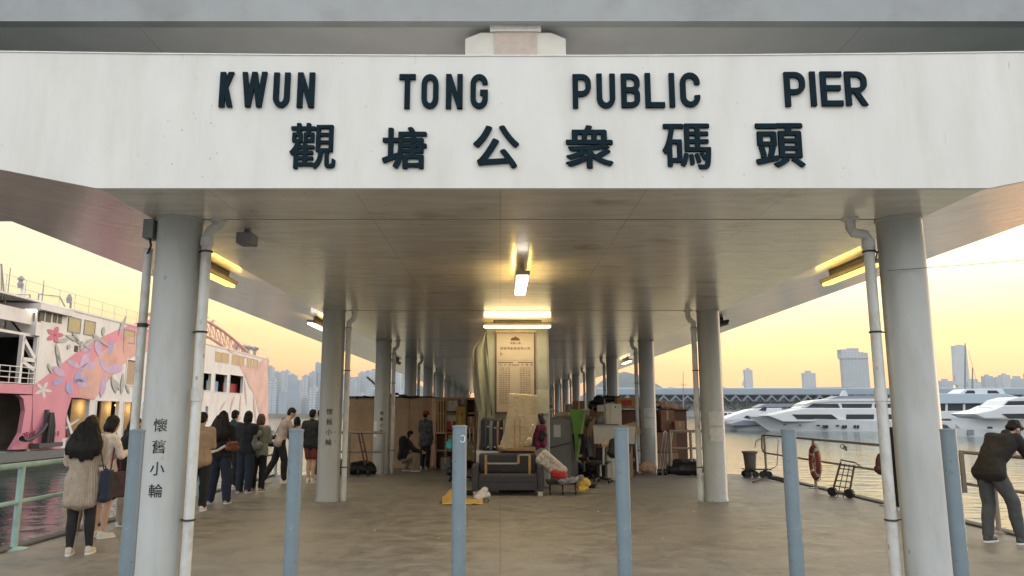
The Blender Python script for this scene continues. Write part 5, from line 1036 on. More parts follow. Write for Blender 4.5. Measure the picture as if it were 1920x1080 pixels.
for a, b in ((A, TT[0]), (B, TT[1])): s = MB(); s.tube([a + Vector((0, 0, .04)), b], .02, 8); s.build('side_rail', M('rusty_steel', (.14, .10, .08), .5, .3), td)
for t in (.12, .3, .48, .66, .84): s = MB(); s.tube([A.lerp(TT[0], t), B.lerp(TT[1], t)], .012, 6); s.build('crossbar', M('rusty_steel', (.14, .1, .08)), td)
for u in (.33, .66): s = MB(); s.tube([A.lerp(B, u), TT[0].lerp(TT[1], u)], .010, 6); s.build('cage_rod', M('rusty_steel', (.14, .1, .08)), td)
for p_ in (A, B): s = MB(); s.tube([p_ + Vector((-.03, -.06, .09)), p_ + Vector((.03, -.02, .09))], .09, 16); s.build('wheel', PLBLK, td)
s = MB(); s.tube([TT[0], TT[0] + Vector((.0, -.02, .06)), TT[1] + Vector((0, -.02, .05)), TT[1] + Vector((.2, .1, -.05))], .016, 8); s.build('handle', M('rusty_steel', (.14, .1, .08)), td)
s = MB(); a = at(1580, 841, 14.98)
for i in range(3): s.torus((a.x + i * .02, a.y - i * .03, a.z + .04 - i * .02), .04, .009, Matrix.Rotation(i * .7, 4, 'Z'), 14, 6)
tag(s.build('shackle', M('rusty_steel', (.14, .1, .08))), 'rusty rope shackle hanging on the right railing', 'shackle')
bb_ = blob('bag', 'dark red bag hanging on the right railing behind the white downpipe', 'bag', M('dark_red_bag', (.07, .02, .02), .6), [(at(1650, 855, 12.8), .05, at(1652, 870, 12.8), .09), (at(1648, 880, 12.8), .08, at(1654, 882, 12.8), .08)], wr=.012)
sg = thing('sign_panel', 'beige sign panel fixed on the right railing behind the last bollard', 'sign', (0, 0, 0)); x0, x1, z0, z1 = rect(1758, 850, 1806, 916, 11.6)
s = MB(); s.bb(6.2, 6.78, 11.3, 11.34, z0, z1); s.build('panel', M('beige_panel', (.38, .33, .24), .6, .1), sg, bevel=.004)
s = MB(); s.bb(6.78, 6.84, 11.27, 11.38, z0 - .03, z1 + .03); s.bb(6.16, 6.2, 11.27, 11.38, z0 - .03, z1 + .03); s.build('frame', M('frame_dull', (.22, .19, .15), .5), sg)
g = gnd(1412, 0.0) if False else None
s = MB(); s.tube([gnd(1412, 906) + Vector((0, 0, .03)), gnd(1440, 900) + Vector((0, 0, .05)), gnd(1470, 905) + Vector((0, 0, .02)), gnd(1500, 908) + Vector((0, 0, .02)), gnd(1455, 897) + Vector((0, 0, .03))], .022, 8); tag(s.build('rope', M('old_rope', (.10, .08, .07), .9), smooth=True), 'old rope trailing on the deck below the lifebuoy', 'rope')
# small scattered litter
random.seed(9); 
for i in range(14):
    px, py = random.choice([(1436, 937), (1600, 945), (1300, 960), (500, 1010), (196, 1012), (330, 960), (700, 995), (1240, 1010), (980, 990), (560, 960), (1380, 1000), (1120, 960), (860, 1010), (1490, 990)]) if 0 else [(1436, 937), (1600, 945), (1300, 960), (500, 953), (205, 992), (120, 1022), (700, 995), (1240, 1010), (980, 990), (560, 960), (1380, 1000), (1120, 960), (820, 1010), (1540, 1010)][i]
    g = gnd(px, py); s = MB(); s.prism([(0, 0), (.03, .005), (.035, .02), (.01, .028)], lambda x, y: (g.x + x, g.y + y, .003), lambda x, y: (g.x + x * 1.1, g.y + y, .007)); tag(s.build('litter_scrap', M('paper', (.7, .68, .62))), 'tiny pale scrap of litter on the concrete deck', 'litter', 'scraps of litter on the deck')
finish_soft()

# ------------------------------------------------------------------ the car ferry moored off the left side
FO = Vector((-27.45, 41.0, WL)); FD = Vector((-.0286, 1, 0)).normalized(); FN = Vector((FD.y, -FD.x, 0))     # origin at the water, along, outward
fer = thing('ferry', 'big white double-deck car ferry painted with a pink band and flowers', 'ferry', FO, math.atan2(-FD.x, FD.y))
def sh(px, py):
    """photo pixel on the ferry's near side -> (metres along, metres above water)"""
    d = ray(px, py); o = Vector((0, 0, EYE)); t = (FO - o).dot(FN) / d.dot(FN); q = o + d * t - FO; return q.dot(FD), q.z
m_fw = M('ferry_white', (.72, .68, .65), .5, .05, .8, dirt=(.50, .40, .35), dirt_amt=.4, dirt_scale=.9, dirt_stretch=(1, 1, .4)); m_pk = M('ferry_pink', (.66, .25, .31), .5, .10, .5); m_sal = M('ferry_salmon', (.64, .35, .30), .5, .15, .6)
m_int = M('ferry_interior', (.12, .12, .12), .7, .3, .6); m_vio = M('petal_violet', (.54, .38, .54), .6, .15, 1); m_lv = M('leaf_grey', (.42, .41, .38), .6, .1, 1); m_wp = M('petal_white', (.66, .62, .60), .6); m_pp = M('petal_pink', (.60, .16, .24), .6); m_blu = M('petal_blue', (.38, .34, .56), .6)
m_ywin = M('ferry_warm_pane', (.42, .34, .18), .25, .1); m_blk = M('hull_black', (.012, .013, .016), .4); m_redin = M('red_panel', (.30, .03, .03), .6); m_gi = M('ferry_grey', (.26, .26, .26), .5)
SE = sh(503, 700)[0]; SN = -16.0; BEAM = 12.0; HT = sh(137, 583)[1]
s_ = MB()
def wall(holes, s0, s1, h0, h1, x0, x1, s):
    ss = sorted({s0, s1} | {v for h in holes for v in h[:2] if s0 < v < s1}); hs = sorted({h0, h1} | {v for h in holes for v in h[2:] if h0 < v < h1})
    for a, b in zip(ss[:-1], ss[1:]):
        for c, d in zip(hs[:-1], hs[1:]):
            m, n = (a + b) / 2, (c + d) / 2
            if not any(h[0] < m < h[1] and h[2] < n < h[3] for h in holes): s.bb(x0, x1, a, b, c, d)
def H(px0, py0, px1, py1):
    a = sh(px0, (py0 + py1) / 2)[0]; b = sh(px1, (py0 + py1) / 2)[0]; m = (px0 + px1) / 2; return (a, b, sh(m, py1)[1], sh(m, py0)[1])
HB_ = sh(60, 845)[1]; UP = H(402, 703, 425, 735)
NEAR = sh(67, 700)[0]            # the closed side begins here; nearer the decks are open
holes = [H(178, 752, 221, 816), H(230, 754, 256, 815), H(266, 756, 290, 812), H(302, 758, 322, 812), H(334, 760, 352, 810), H(385, 762, 390, 786)]
uph = [H(402, 702, 425, 735), H(430, 704, 455, 737), H(380, 700, 395, 732), H(350, 697, 372, 731), H(236, 676, 262, 722)]
lowend = H(122, 746, 166, 820)
s = MB(); wall(holes + uph + [lowend], NEAR, SE, HB_, HT, -.25, 0, s); s.build('side_wall', m_fw, fer)
s = MB(); s.bb(-BEAM, -BEAM + .25, SN, SE, HB_, HT); s.build('far_wall', m_fw, fer); s = MB(); s.bb(-BEAM + .25, 0, SE - .25, SE + .003, HB_, HT - .003); s.build('end_wall', M('pale_salmon', (.66, .42, .36), .6, .2, .5), fer)
s = MB(); s.bb(-BEAM, .06, SN, SE + .05, HT, HT + .12); s.build('roof_deck', m_fw, fer)
mid = (UP[2] + holes[0][3]) / 2
s = MB(); s.bb(-BEAM + .3, -.3, SN, SE - .3, mid - .1, mid + .1); s.bb(-BEAM + .3, -.3, SN, SE - .3, HB_ - .1, HB_ + .05); s.build('inner_deck', m_gi, fer)
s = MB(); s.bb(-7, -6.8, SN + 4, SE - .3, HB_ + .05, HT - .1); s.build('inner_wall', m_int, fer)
# lit lower-deck bays, red and blue panels inside
for h, m_ in ((holes[0], M('bay_tan', (.30, .22, .12), .7)), (holes[1], M('bay_tan', (.3, .22, .12))), (holes[2], M('bay_tan', (.3, .22, .12)))):
    s = MB(); s.bb(-1.6, -1.5, h[0] - .3, h[0] + (h[1] - h[0]) * .55, HB_ + .1, h[3] + .1); s.build('bay_screen', m_, fer)
    l = bpy.data.lights.new('bay_lamp', 'POINT'); l.energy = 25; l.color = (1, .7, .35); l.shadow_soft_size = .12; o = bpy.data.objects.new('lamp_glow', l); COL.objects.link(o); o.parent = fer; o.location = (-1.0, h[0] + .9, h[3] - .35)
    s = MB(); s.lathe((-1.0, h[0] + .9, h[3] - .22), [(.05, -.06), (.12, 0), (.05, .05)], 10); s.build('bay_light', m_tube, fer)
h = uph[1]; s = MB(); s.bb(-.8, -.7, h[0] + .2, h[1] + .6, h[2] - .1, h[2] + (h[3] - h[2]) * .55); s.build('red_panel', m_redin, fer)
h = uph[0]; s = MB(); s.bb(-.8, -.7, h[0] - .2, h[1] - .5, h[2] - .1, h[2] + (h[3] - h[2]) * .62); s.build('blue_panel', M('pale_blue', (.22, .36, .46), .5), fer)
h = uph[4]; s = MB(); s.bb(-.12, -.06, h[0] + .1, h[0] + (h[1] - h[0]) * .72, h[2], h[3] - .05); s.build('sliding_door', M('door_brown', (.42, .29, .19), .6), fer)
for h in uph + holes[:-1]:
    s = MB()
    for a in (0, 1): s.bb(0, .05, h[a] - .05, h[a] + .05, h[2], h[3])
    s.bb(0, .05, h[0] - .05, h[1] + .05, h[3], h[3] + .08); s.bb(0, .05, h[0] - .05, h[1] + .05, h[2] - .08, h[2]); s.build('opening_frame', m_fw, fer)
# upper row of warm yellow cabin panes
for r_ in ((128, 597, 150, 622), (158, 603, 177, 627), (232, 620, 251, 642), (256, 627, 272, 648), (404, 661, 414, 677), (416, 663, 428, 679), (435, 667, 446, 683), (448, 669, 457, 685), (463, 673, 471, 688), (474, 675, 483, 689)):
    h = H(*r_); s = MB(); s.bb(-.01, .03, h[0], h[1], h[2], h[3]); w_ = s.build('window_pane', m_ywin, fer)
    s = MB(); e = .07; wall([(h[0], h[1], h[2], h[3])], h[0] - e, h[1] + e, h[2] - e, h[3] + e, .0, .05, s); s.build('window_frame', m_gi if r_[0] < 400 else m_sal, fer)
h = H(139, 648, 146, 660); s = MB(); s.bb(-.01, .02, *h); s.build('vent_hole', m_blk, fer)
# hull
s = MB(); y0 = SN; hull = [(0, SN), (0, SE + 2.5), (-3, SE + 6), (-BEAM + 3, SE + 6), (-BEAM, SE + 2.5), (-BEAM, SN)]
h1, h2 = sh(60, 861)[1], HB_
s.prism(hull, lambda x, y: (x + (.25 if x == 0 else 0), y, -.8), lambda x, y: (x + (.25 if x == 0 else 0), y, h1)); s.build('hull', m_blk, fer)
s = MB(); s.prism(hull, lambda x, y: (x + (.5 if x == 0 else 0), y, h1), lambda x, y: (x + (.5 if x == 0 else 0), y, h2)); s.build('rub_strake', M('strake_grey', (.17, .17, .16), .7, .2), fer)
# pink painted side plates over the wall
def plate(name, pts, m_, x=.012, par=None, th=.010):
    s = MB(); P_ = [sh(*p) for p in pts]; s.prism(P_, lambda a, b: (x, a, b), lambda a, b: (x + th, a, b)); return s.build(name, m_, par or fer)
s = MB(); P_ = [sh(*p) for p in [(26, 843), (42, 800), (44, 755), (34, 741), (60, 722), (62, 722), (134, 745), (124, 752), (121, 800), (113, 833), (113, 843)]]
plate('pink_band', [(61, 724), (144, 660), (190, 632), (228, 615), (262, 603), (290, 597), (290, 655), (250, 668), (222, 690), (195, 722), (176, 750), (140, 745), (124, 746), (121, 800), (113, 842), (61, 842)], m_pk)
plate('salmon_shade', [(176, 748), (146, 742), (150, 700), (190, 660), (222, 640), (289, 620), (289, 654), (250, 667), (222, 690), (195, 722)], m_sal, .023)
plate('pink_band', [(352, 612), (372, 622), (372, 650), (352, 640)], m_sal)
plate('salmon_band', [(445, 676), (470, 690), (502, 668), (503, 835), (496, 835), (488, 790), (478, 745), (458, 705)], M('pale_salmon', (.66, .42, .36), .6, .2, .5))
pe = MB(); pe.bb(-BEAM, .0, SN, NEAR, HB_ + 4.2 * 0 + sh(30, 735)[1] - HB_, sh(30, 716)[1]) if False else None
a = sh(30, 738)[1]; b = sh(30, 720)[1]; s = MB(); s.bb(-.25, .0, SN, NEAR, a, b); s.build('gallery_band', m_pk, fer)
# open near end: funnel-shaped pink leg, posts, dark bay behind
s = MB(); P_ = [sh(*p) for p in [(22, 843), (40, 812), (47, 770), (44, 748), (36, 741), (61, 741), (61, 842)]]; s.prism(P_, lambda a, b: (-.25, a, b), lambda a, b: (0.0, a, b)); s.build('flared_leg', m_pk, fer)
s = MB()
for px in (-60, -25, 4, 17): a = sh(px, 790)[0]; s.bb(-1.5, -1.2, a - .15, a + .15, HB_, sh(px, 742)[1] + .3)
s.build('bay_post', m_gi, fer)
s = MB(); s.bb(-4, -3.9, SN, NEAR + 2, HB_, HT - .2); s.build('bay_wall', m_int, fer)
s = MB(); P_ = [sh(*p) for p in [(122, 746), (134, 746), (126, 772), (118, 800), (116, 822), (122, 822)]]; s.prism(P_, lambda a, b: (-.25, a, b), lambda a, b: (.003, a, b)); s.build('leg_edge', m_pk, fer)
s = MB(); h = lowend; s.bar((-.6, h[0] + .1, h[3]), (-.6, h[1] - .8, h[2]), .25); s.bar((-.6, h[0] + .4, h[2] + .3), (-.6, h[1], h[2] + 1.2), .12); s.build('brace', m_fw, fer)
s = MB(); s.bb(-1.3, -1.2, h[0], h[1], HB_, HB_ + .9); s.build('red_panel', m_redin, fer)
# upper gallery: rail, truss, seats
ga, gb = sh(62, 720)[1], sh(62, 690)[1]; s = MB()
for i in range(30): y = SN + i * .9; (s.bar((-.05, y, ga), (-.05, y, gb), .04) if y < NEAR else None)
for t in (0, .33, .66, 1): s.bar((-.05, SN, ga + (gb - ga) * t), (-.05, NEAR, ga + (gb - ga) * t), .045)
s.build('gallery_rail', m_fw, fer)
zt = sh(60, 630)[1]; s = MB(); a, b = sh(42, 680)[0], NEAR
for A_, B_ in (((a, ga), (a, zt)), ((b, ga), (b, zt)), ((a, zt - .2), (b, (ga + zt) / 2)), ((a, (ga + zt) / 2), (b, (ga + zt) / 2)), ((a, (ga + zt) / 2 - .1), (b, ga + .8))): s.bar((-.15, A_[0], A_[1]), (-.15, B_[0], B_[1]), .22)
s.build('truss', m_fw, fer)
s = MB(); s.bb(-.3, -.25, SN, NEAR, zt + .7, zt + 1.5); s.bb(-4, -.25, SN, NEAR, zt + .0, zt + .15); s.build('upper_gallery_panel', m_fw, fer)
for i in range(5): s = MB(); y = SN + 4 + i * 3.2; s.bb(-2.4, -1.9, y, y + .9, ga, ga + 1.1); s.build('seat_row', m_fw, fer, bevel=.1)
# bridge wing (wheelhouse) box jutting out
wl, wr = sh(69, 600)[0], sh(120, 605)[0]; zb, zw0, zw1, zr = sh(69, 629)[1], sh(69, 603)[1], sh(69, 583)[1], sh(69, 577)[1]
WIN = -1.75
s = MB(); s.bb(WIN, -.25, wl, wr, zb, zw0); s.bb(-.26, 0, wl, NEAR + .01, zb, zw0); s.build('bridge_wing', m_fw, fer)
s = MB(); s.bb(WIN + .1, -.1, wl + .1, wl + .14, zw0, zw1); s.build('wing_glazing', M('wing_glass', (.06, .07, .07), .35, .3, 1.5), fer)
for x in (WIN, WIN + .8, -.14): s = MB(); s.bb(x, x + .12, wl, wl + .09, zw0, zw1 + .05); s.build('window_post', m_fw, fer)
for r_ in ((74, 585, 96, 603), (99, 589, 116, 606)):
    h = H(*r_); s = MB(); s.bb(-.02, .015, h[0], h[1], h[2], h[3]); s.build('wing_glazing', M('wing_glass', (.1, .11, .11)), fer)
    s = MB(); s.bb(.012, .03, (h[0] * .6 + h[1] * .4), (h[0] * .6 + h[1] * .4) + .09, h[2], h[3]); s.build('window_post', m_fw, fer)
s = MB(); s.prism([(WIN - .6, wl - .9), (.45, wl - .5), (.45, wr + .3), (WIN - .6, wr + .3)], lambda x, y: (x, y, zw1 + .06), lambda x, y: (x, y, zr + .22)); s.build('wing_roof', m_fw, fer)
s = MB(); s.bar((WIN * .85, wl - .03, zw0 + .1), (WIN * .45, wl - .03, zb + .1), .09); s.build('wiper_rail', m_blk, fer)
s = MB(); s.bb(WIN * .3, .1, wl - .35, wl - .25, zw1 - .08, zw1 - .0); s.build('wing_light', m_tube2, fer)
s = MB(); s.bb(-6, WIN - .1, wl - .5, wr, zb + .3, zw1 - .2); s.build('inner_cabin', m_fw, fer)
# flowers and leaves
def petal(c, ang, ln, wd, m_, name='petal', x=.030):
    s0, h0 = sh(*c); P_ = [sh(c[0] + math.cos(ang) * ln * t - math.sin(ang) * wd * w, c[1] - math.sin(ang) * ln * t - math.cos(ang) * wd * w) for t, w in [(0, .12), (.3, .42), (.6, .5), (.85, .3), (1, 0), (.85, -.3), (.6, -.5), (.3, -.42), (0, -.12)]]
    s = MB(); s.prism(P_, lambda a, b: (x, a, b), lambda a, b: (x + .003, a, b)); return s.build(name, m_, fer)
for k in range(5): petal((102, 628), R(70 + 72 * k), 17, 9, m_pp)
for k in range(5): petal((80, 731), R(62 + 72 * k), 17, 6, m_wp)
for (c, a, l, w, m_) in [((150, 690), 60, 34, 16, m_vio), ((150, 690), 150, 30, 12, m_vio), ((150, 692), 250, 30, 12, m_blu), ((150, 692), 20, 34, 14, m_vio), ((186, 668), 100, 34, 14, m_vio), ((186, 672), 300, 30, 12, m_vio), ((205, 664), 80, 26, 10, m_blu), ((198, 695), 10, 34, 18, m_vio), ((196, 702), -100, 44, 12, m_vio),
        ((120, 705), 140, 28, 16, m_vio), ((118, 712), 200, 22, 12, m_blu), ((126, 716), -80, 24, 14, m_blu), ((140, 712), -30, 26, 14, m_vio), ((165, 708), 200, 20, 10, m_blu), ((232, 660), 80, 30, 8, m_sal), ((170, 650), 210, 18, 8, m_vio), ((214, 680), 60, 22, 10, m_sal)]: petal(c, R(a), l, w, m_, x=.034 + .004 * ((c[0] * 7 + a) % 5))
for (c, a, l, w) in [((104, 645), -80, 34, 7), ((106, 640), 10, 22, 9), ((112, 690), 100, 26, 8), ((96, 700), 110, 20, 6), ((148, 645), 120, 26, 7), ((122, 628), -25, 28, 7), ((160, 642), 20, 18, 7), ((180, 640), 110, 16, 6), ((192, 630), 85, 18, 6), ((222, 628), 70, 40, 7), ((150, 658), 80, 20, 6), ((127, 655), 80, 10, 6), ((208, 705), -75, 34, 8), ((213, 712), -60, 22, 8), ((230, 700), -95, 40, 6), ((235, 720), -70, 20, 5), ((150, 640), -40, 26, 5), ((202, 650), 140, 40, 6)]:
    petal(c, R(a), l, w, m_lv, 'leaf', x=.054 + .004 * ((c[0] * 3 + l) % 4))
for (c, a, l, w) in [((448, 780), 85, 40, 3), ((430, 775), 75, 36, 3), ((462, 760), 95, 50, 3), ((412, 770), 60, 22, 3), ((440, 800), 60, 24, 3), ((480, 800), 95, 60, 4), ((470, 730), 110, 34, 4)]: petal(c, R(a), l, w, M('faint_salmon', (.58, .40, .36), .6), 'leaf', x=.030)
# roof arch truss with lattice
def rp(px, py, x=0): a, b = sh(px, py); return (x - .15, a, b)
top_ = [(283, 590), (300, 586), (330, 583), (362, 592), (395, 604), (420, 620), (440, 636), (458, 652), (474, 668)]; bot_ = [(283, 606), (300, 603), (330, 606), (362, 623), (395, 632), (415, 645), (432, 660), (450, 668), (478, 674)]
s = MB(); s.tube([rp(*p) for p in top_], .16, 8); s.build('arch_chord', m_sal, fer, smooth=True); s = MB(); s.tube([rp(*p) for p in bot_], .18, 8); s.build('arch_chord', m_sal, fer, smooth=True)
s = MB()
def lerp_poly(P, x):
    for a, b in zip(P[:-1], P[1:]):
        if a[0] <= x <= b[0]: return a[1] + (b[1] - a[1]) * (x - a[0]) / (b[0] - a[0])
    return P[-1][1]
for i, px in enumerate(range(290, 468, 9)):
    q = px + 9; s.bar(rp(px, lerp_poly(top_, px)), rp(px, lerp_poly(bot_, px)), .09); s.bar(rp(px, lerp_poly(top_, px)), rp(q, lerp_poly(bot_, q)), .07); s.bar(rp(px, lerp_poly(bot_, px)), rp(q, lerp_poly(top_, q)), .05)
for px in (367, 378, 390, 402): s.bar(rp(px, lerp_poly(top_, px)), rp(px, lerp_poly(top_, px) - 9), .12); s.bar(rp(px - 3, lerp_poly(top_, px) - 6), rp(px + 4, lerp_poly(top_, px) - 7), .1)
s.build('arch_lattice', m_sal, fer)
# roof gear: masts, antennas, ventilators, rails
def mast(px, py0, py1, r, nm='antenna', x=-1.5, m_=m_gi):
    a, b = sh(px, py0); c = sh(px, py1)[1]; s = MB(); s.tube([(x, a, b), (x, a, c)], [r, r * .6], 8); return s.build(nm, m_, fer)
mast(86, 580, 532, .16, 'mast', m_=m_fw); a, b = sh(86, 530); s = MB(); s.lathe((-1.5, a, b), [(.12, -.35), (.18, -.1), (.10, .1), (.22, .2), (.06, .4)], 10); s.build('radar', m_gi, fer)
for px, py in ((60, 500), (122, 524), (2, 488), (24, 496)): mast(px, 580, py, .04)
mast(172, 600, 562, .10, 'mast'); a, b = sh(172, 560); s = MB(); s.lathe((-1.5, a, b), [(.15, -.3), (.2, 0), (.08, .3)], 8); s.build('lamp_head', m_gi, fer)
for px, py, w in ((121, 574, .5), (160, 584, .45), (114, 578, .35), (203, 592, .3)): a, b = sh(px, py); w *= .8; s = MB(); s.lathe((-1.2, a, b - .9), [(w * .6, 0), (w * .6, .7), (w, .72), (w, .95), (w * .7, 1.0)], 10); s.build('ventilator', m_gi, fer, smooth=True)
for px in (457, 469, 478, 490): a, b = sh(px, 651 + (px - 457) * .15); s = MB(); s.lathe((-.8, a, HT + .1), [(.22, 0), (.2, b - HT - .3), (.48, b - HT), (.48, b - HT + .15), (.1, b - HT + .3)], 12); s.build('funnel_vent', m_gi, fer, smooth=True)
s = MB(); zR = HT + 1.15
for i in range(38): y = SN + i * 1.8; (s.bar((-.2, y, HT), (-.2, y, zR), .025) if y < SE else None)
for z in (HT + .6, zR): s.bar((-.2, SN, z), (-.2, SE, z), .02)
s.build('roof_rail', M('rail_rust', (.45, .40, .36), .6), fer)
s = MB()
for A_, B_ in (((28, 560), (28, 495)), ((0, 494), (28, 496)), ((28, 496), (34, 565)), ((95, 565), (96, 552)), ((96, 552), (134, 556)), ((134, 556), (146, 580)), ((34, 552), (80, 553)), ((80, 553), (80, 570)), ((34, 552), (34, 570))): s.bar(rp(*A_, x=-.6), rp(*B_, x=-.6), .06)
s.build('aerial_frame', m_gi, fer)
# fender with hose on the pink leg
s = MB(); A_ = sh(85, 768); B_ = sh(84, 833); s.bb(.02, .22, A_[0] - .12, A_[0] + .12, B_[1], A_[1]); s.build('fender_post', M('fender_grey', (.10, .09, .09), .8), fer, bevel=.03)
s = MB()
for d_ in (-.3, 0, .3): s.tube([(.42, A_[0] + d_, B_[1]), (.46, A_[0] + d_ * .8, B_[1] + 1.1), (.40, A_[0] + d_ * .5, B_[1] + 1.9)], [.13, .11, .07], 10)
s.build('fender_tyre', m_blk, fer, smooth=True)
s = MB(); s.bb(.02, .6, A_[0] - 1.3, A_[0] + 1.2, B_[1] - .15, B_[1] + .1); s.build('fender_ledge', M('fender_grey', (.1, .09, .09)), fer)
s = MB(); s.tube([(.35,) + sh(76, 795), (.4,) + sh(66, 808), (.4,) + sh(50, 821), (.4,) + sh(36, 826), (.4,) + sh(27, 822)], [.12, .11, .10, .10, .16], 8); s.build('hose', m_blk, fer, smooth=True)
for q, (px, py) in enumerate([(44, 816), (50, 815), (57, 814), (63, 813), (102, 814), (108, 813)]):
    s = MB(); a, b = sh(px, py); s.bb(.012, .03, a - .11, a + .11, b - .16, b + .16) if q % 2 else s.torus((.02, a, b), .12, .03, Matrix.Rotation(PI / 2, 4, 'Z'), 10, 5); s.build('hull_mark', M('mark_maroon', (.32, .06, .10), .6), fer)

# ------------------------------------------------------------------ yachts across the basin
YW = M('yacht_white', (.62, .64, .66), .25, .04, .5); YG = M('yacht_glass', (.03, .035, .045), .12, .2); YH = M('yacht_grey', (.20, .22, .26), .4); NAVY = M('yacht_navy', (.04, .06, .09), .3)
def yacht(label, bow_px, bow_py, wl_px, wl_py, L, flip=1, beam=6.5, lv=1, hz=None, group='white motor yachts moored across the basin', cool=0, rz=0.0):
    """bow to the left; profile measured from the photo: bow tip pixel, forefoot pixel on the waterline; L metres long"""
    g = gnd(wl_px, wl_py, WL); Y = g.y; b = at(bow_px, bow_py, Y); hb = b.z - WL; rake = g.x - b.x
    t_ = thing('yacht', label, 'yacht', (b.x, Y, WL), rz, group); s = MB(); n = 22; m = 7; vs = []
    for i in range(n + 1):
        u = i / n; x = u * L; dk = hb * (1 - .30 * min(1, u * 1.6)) ; hw = beam / 2 * min(1, (u * 2.6) ** .55) * (1 - .08 * u); ww = beam / 2 * .86 * max(0, min(1, ((x - rake) / L * 3.0))) ** .7 if x > rake else 0
        keel = 0 if x > rake else hb * (1 - x / rake) ** 1.0 * .96 if rake > 0 else 0
        for sd in (-1, 1):
            for j in range(m):
                v = j / (m - 1); z = keel - .6 * (x > rake) + (dk - keel + .6 * (x > rake)) * v; w = ww + (hw - ww) * v ** 1.3; vs.append((x, sd * w, z))
    fs = []
    for i in range(n):
        for q in (0, m):
            for j in range(m - 1): a = i * 2 * m + q + j; fs.append((a, a + 1, a + 2 * m + 1, a + 2 * m))
        a = i * 2 * m; fs.append((a + m - 1, a + 2 * m - 1, a + 4 * m - 1, a + 3 * m - 1))
    e = n * 2 * m; fs.append(tuple(e + j for j in range(m)) + tuple(e + m + j for j in range(m))[::-1])
    s.add(vs, fs); s.build('hull', YW, t_, smooth=True)
    return t_, Y, b
def prof(t_, name, pts, Y, b, y0, y1, m_, bevel=0):
    s = MB(); Q = [at(px, py, Y) for px, py in pts]; s.prism([(q.x - b.x, q.z - WL) for q in Q], lambda x, z: (x, y0, z), lambda x, z: (x, y1, z)); return s.build(name, m_, t_, bevel=bevel)
t_, Y, b = yacht('biggest white motor yacht, bow left, seen between the fifth bollard and the right downpipe', 1404, 781, 1442, 808, 34, beam=7)
D = lambda nm, pts, y0, y1, m_, bv=.12: prof(t_, nm, pts, Y - 3.2, b, y0, y1, m_, bv)
D('main_deckhouse', [(1440, 779), (1478, 771), (1510, 765), (1720, 765), (1720, 790), (1470, 791)], -2.9, 2.9, YW)
D('upper_deckhouse', [(1500, 768), (1518, 756), (1545, 752), (1700, 752), (1705, 768)], -2.3, 2.3, YW)
D('roof', [(1512, 758), (1530, 751), (1560, 748), (1690, 747), (1700, 752), (1560, 753)], -2.5, 2.5, YW, .05)
D('hardtop', [(1562, 748), (1580, 742), (1660, 741), (1668, 748)], -1.6, 1.6, YH, .05)
D('radar_arch', [(1590, 742), (1596, 731), (1601, 731), (1606, 742)], -.2, .2, YW, .02)
for pts in ([(1486, 777), (1560, 777), (1573, 786), (1496, 786)], [(1588, 777), (1640, 777), (1640, 786), (1588, 786)], [(1648, 777), (1700, 777), (1700, 786), (1648, 786)]): D('window_band', pts, -2.96, -2.88, YG, 0)
for pts in ([(1514, 765), (1528, 757), (1575, 757), (1580, 766)], [(1582, 757), (1640, 757), (1638, 766), (1584, 766)], [(1645, 757), (1690, 757), (1695, 766), (1645, 766)]): D('window_band', pts, -2.37, -2.28, YG, 0)
for px, py, w, h in ((1534, 798, 4, 3), (1545, 800, 3, 6), (1550, 800, 3, 6), (1570, 798, 4, 3), (1580, 800, 3, 6), (1585, 800, 3, 6), (1602, 800, 3, 6), (1608, 800, 3, 6), (1474, 796, 3, 2), (1503, 797, 2, 2)): D('porthole', [(px - w / 2, py - h / 2), (px + w / 2, py - h / 2), (px + w / 2, py + h / 2), (px - w / 2, py + h / 2)], -3.5 if px > 1520 else -2.9, -2.9 if px > 1520 else -2.2, YG, 0)
s = MB(); s.bar((5, -2.0, 3.9), (12, -2.7, 3.6), .05); s.bar((5, -2, 4.2), (12, -2.7, 4.0), .05); s.build('bow_rail', STEEL, t_)
t_, Y, b = yacht('white motor yacht at the right edge, bow left, above the bending man', 1780, 783, 1818, 818, 30, beam=6.5)
D('main_deckhouse', [(1830, 776), (1868, 768), (1886, 760), (2050, 758), (2050, 785), (1850, 785)], -2.8, 2.8, YW)
D('upper_deckhouse', [(1880, 765), (1898, 750), (1920, 744), (2030, 742), (2030, 766)], -2.2, 2.2, YW)
D('window_band', [(1882, 776), (2040, 774), (2040, 785), (1896, 785)], -2.9, -2.78, YG, 0); D('window_band', [(1890, 762), (1900, 752), (2020, 750), (2020, 762)], -2.3, -2.18, YG, 0)
D('porthole', [(1860, 800), (1864, 800), (1864, 804), (1860, 804)], -2.9, -2.2, YG, 0); D('name_plate', [(1826, 806), (1838, 806), (1838, 816), (1826, 816)], -1.9, -1.2, YH, 0)
s = MB(); s.bar((3, -1.4, 3.9), (12, -2.4, 3.3), .05); s.build('bow_rail', STEEL, t_)
t_, Y, b = yacht('small pale yacht with sweeping cabin behind the biggest yacht\'s bow', 1340, 790, 1352, 806, 20, beam=5)
D('cabin', [(1352, 789), (1380, 778), (1410, 768), (1430, 765), (1470, 765), (1480, 790)], -2, 2, YW); D('window_band', [(1398, 783), (1404, 779), (1412, 781), (1412, 786)], -2.1, -1.98, YG, 0); D('roof', [(1425, 764), (1440, 757), (1510, 757), (1512, 762)], -1.8, 1.8, YH, .04); D('windscreen', [(1427, 769), (1436, 763), (1442, 763), (1440, 771)], -2.1, -1.98, YG, 0)
t_, Y, b = yacht('grey-blue tender hull lying between the two yachts on the left', 1372, 796, 1382, 807, 16, beam=4); D('cover', [(1374, 794), (1400, 787), (1440, 790), (1450, 798), (1375, 799)], -1.9, 1.9, YH)
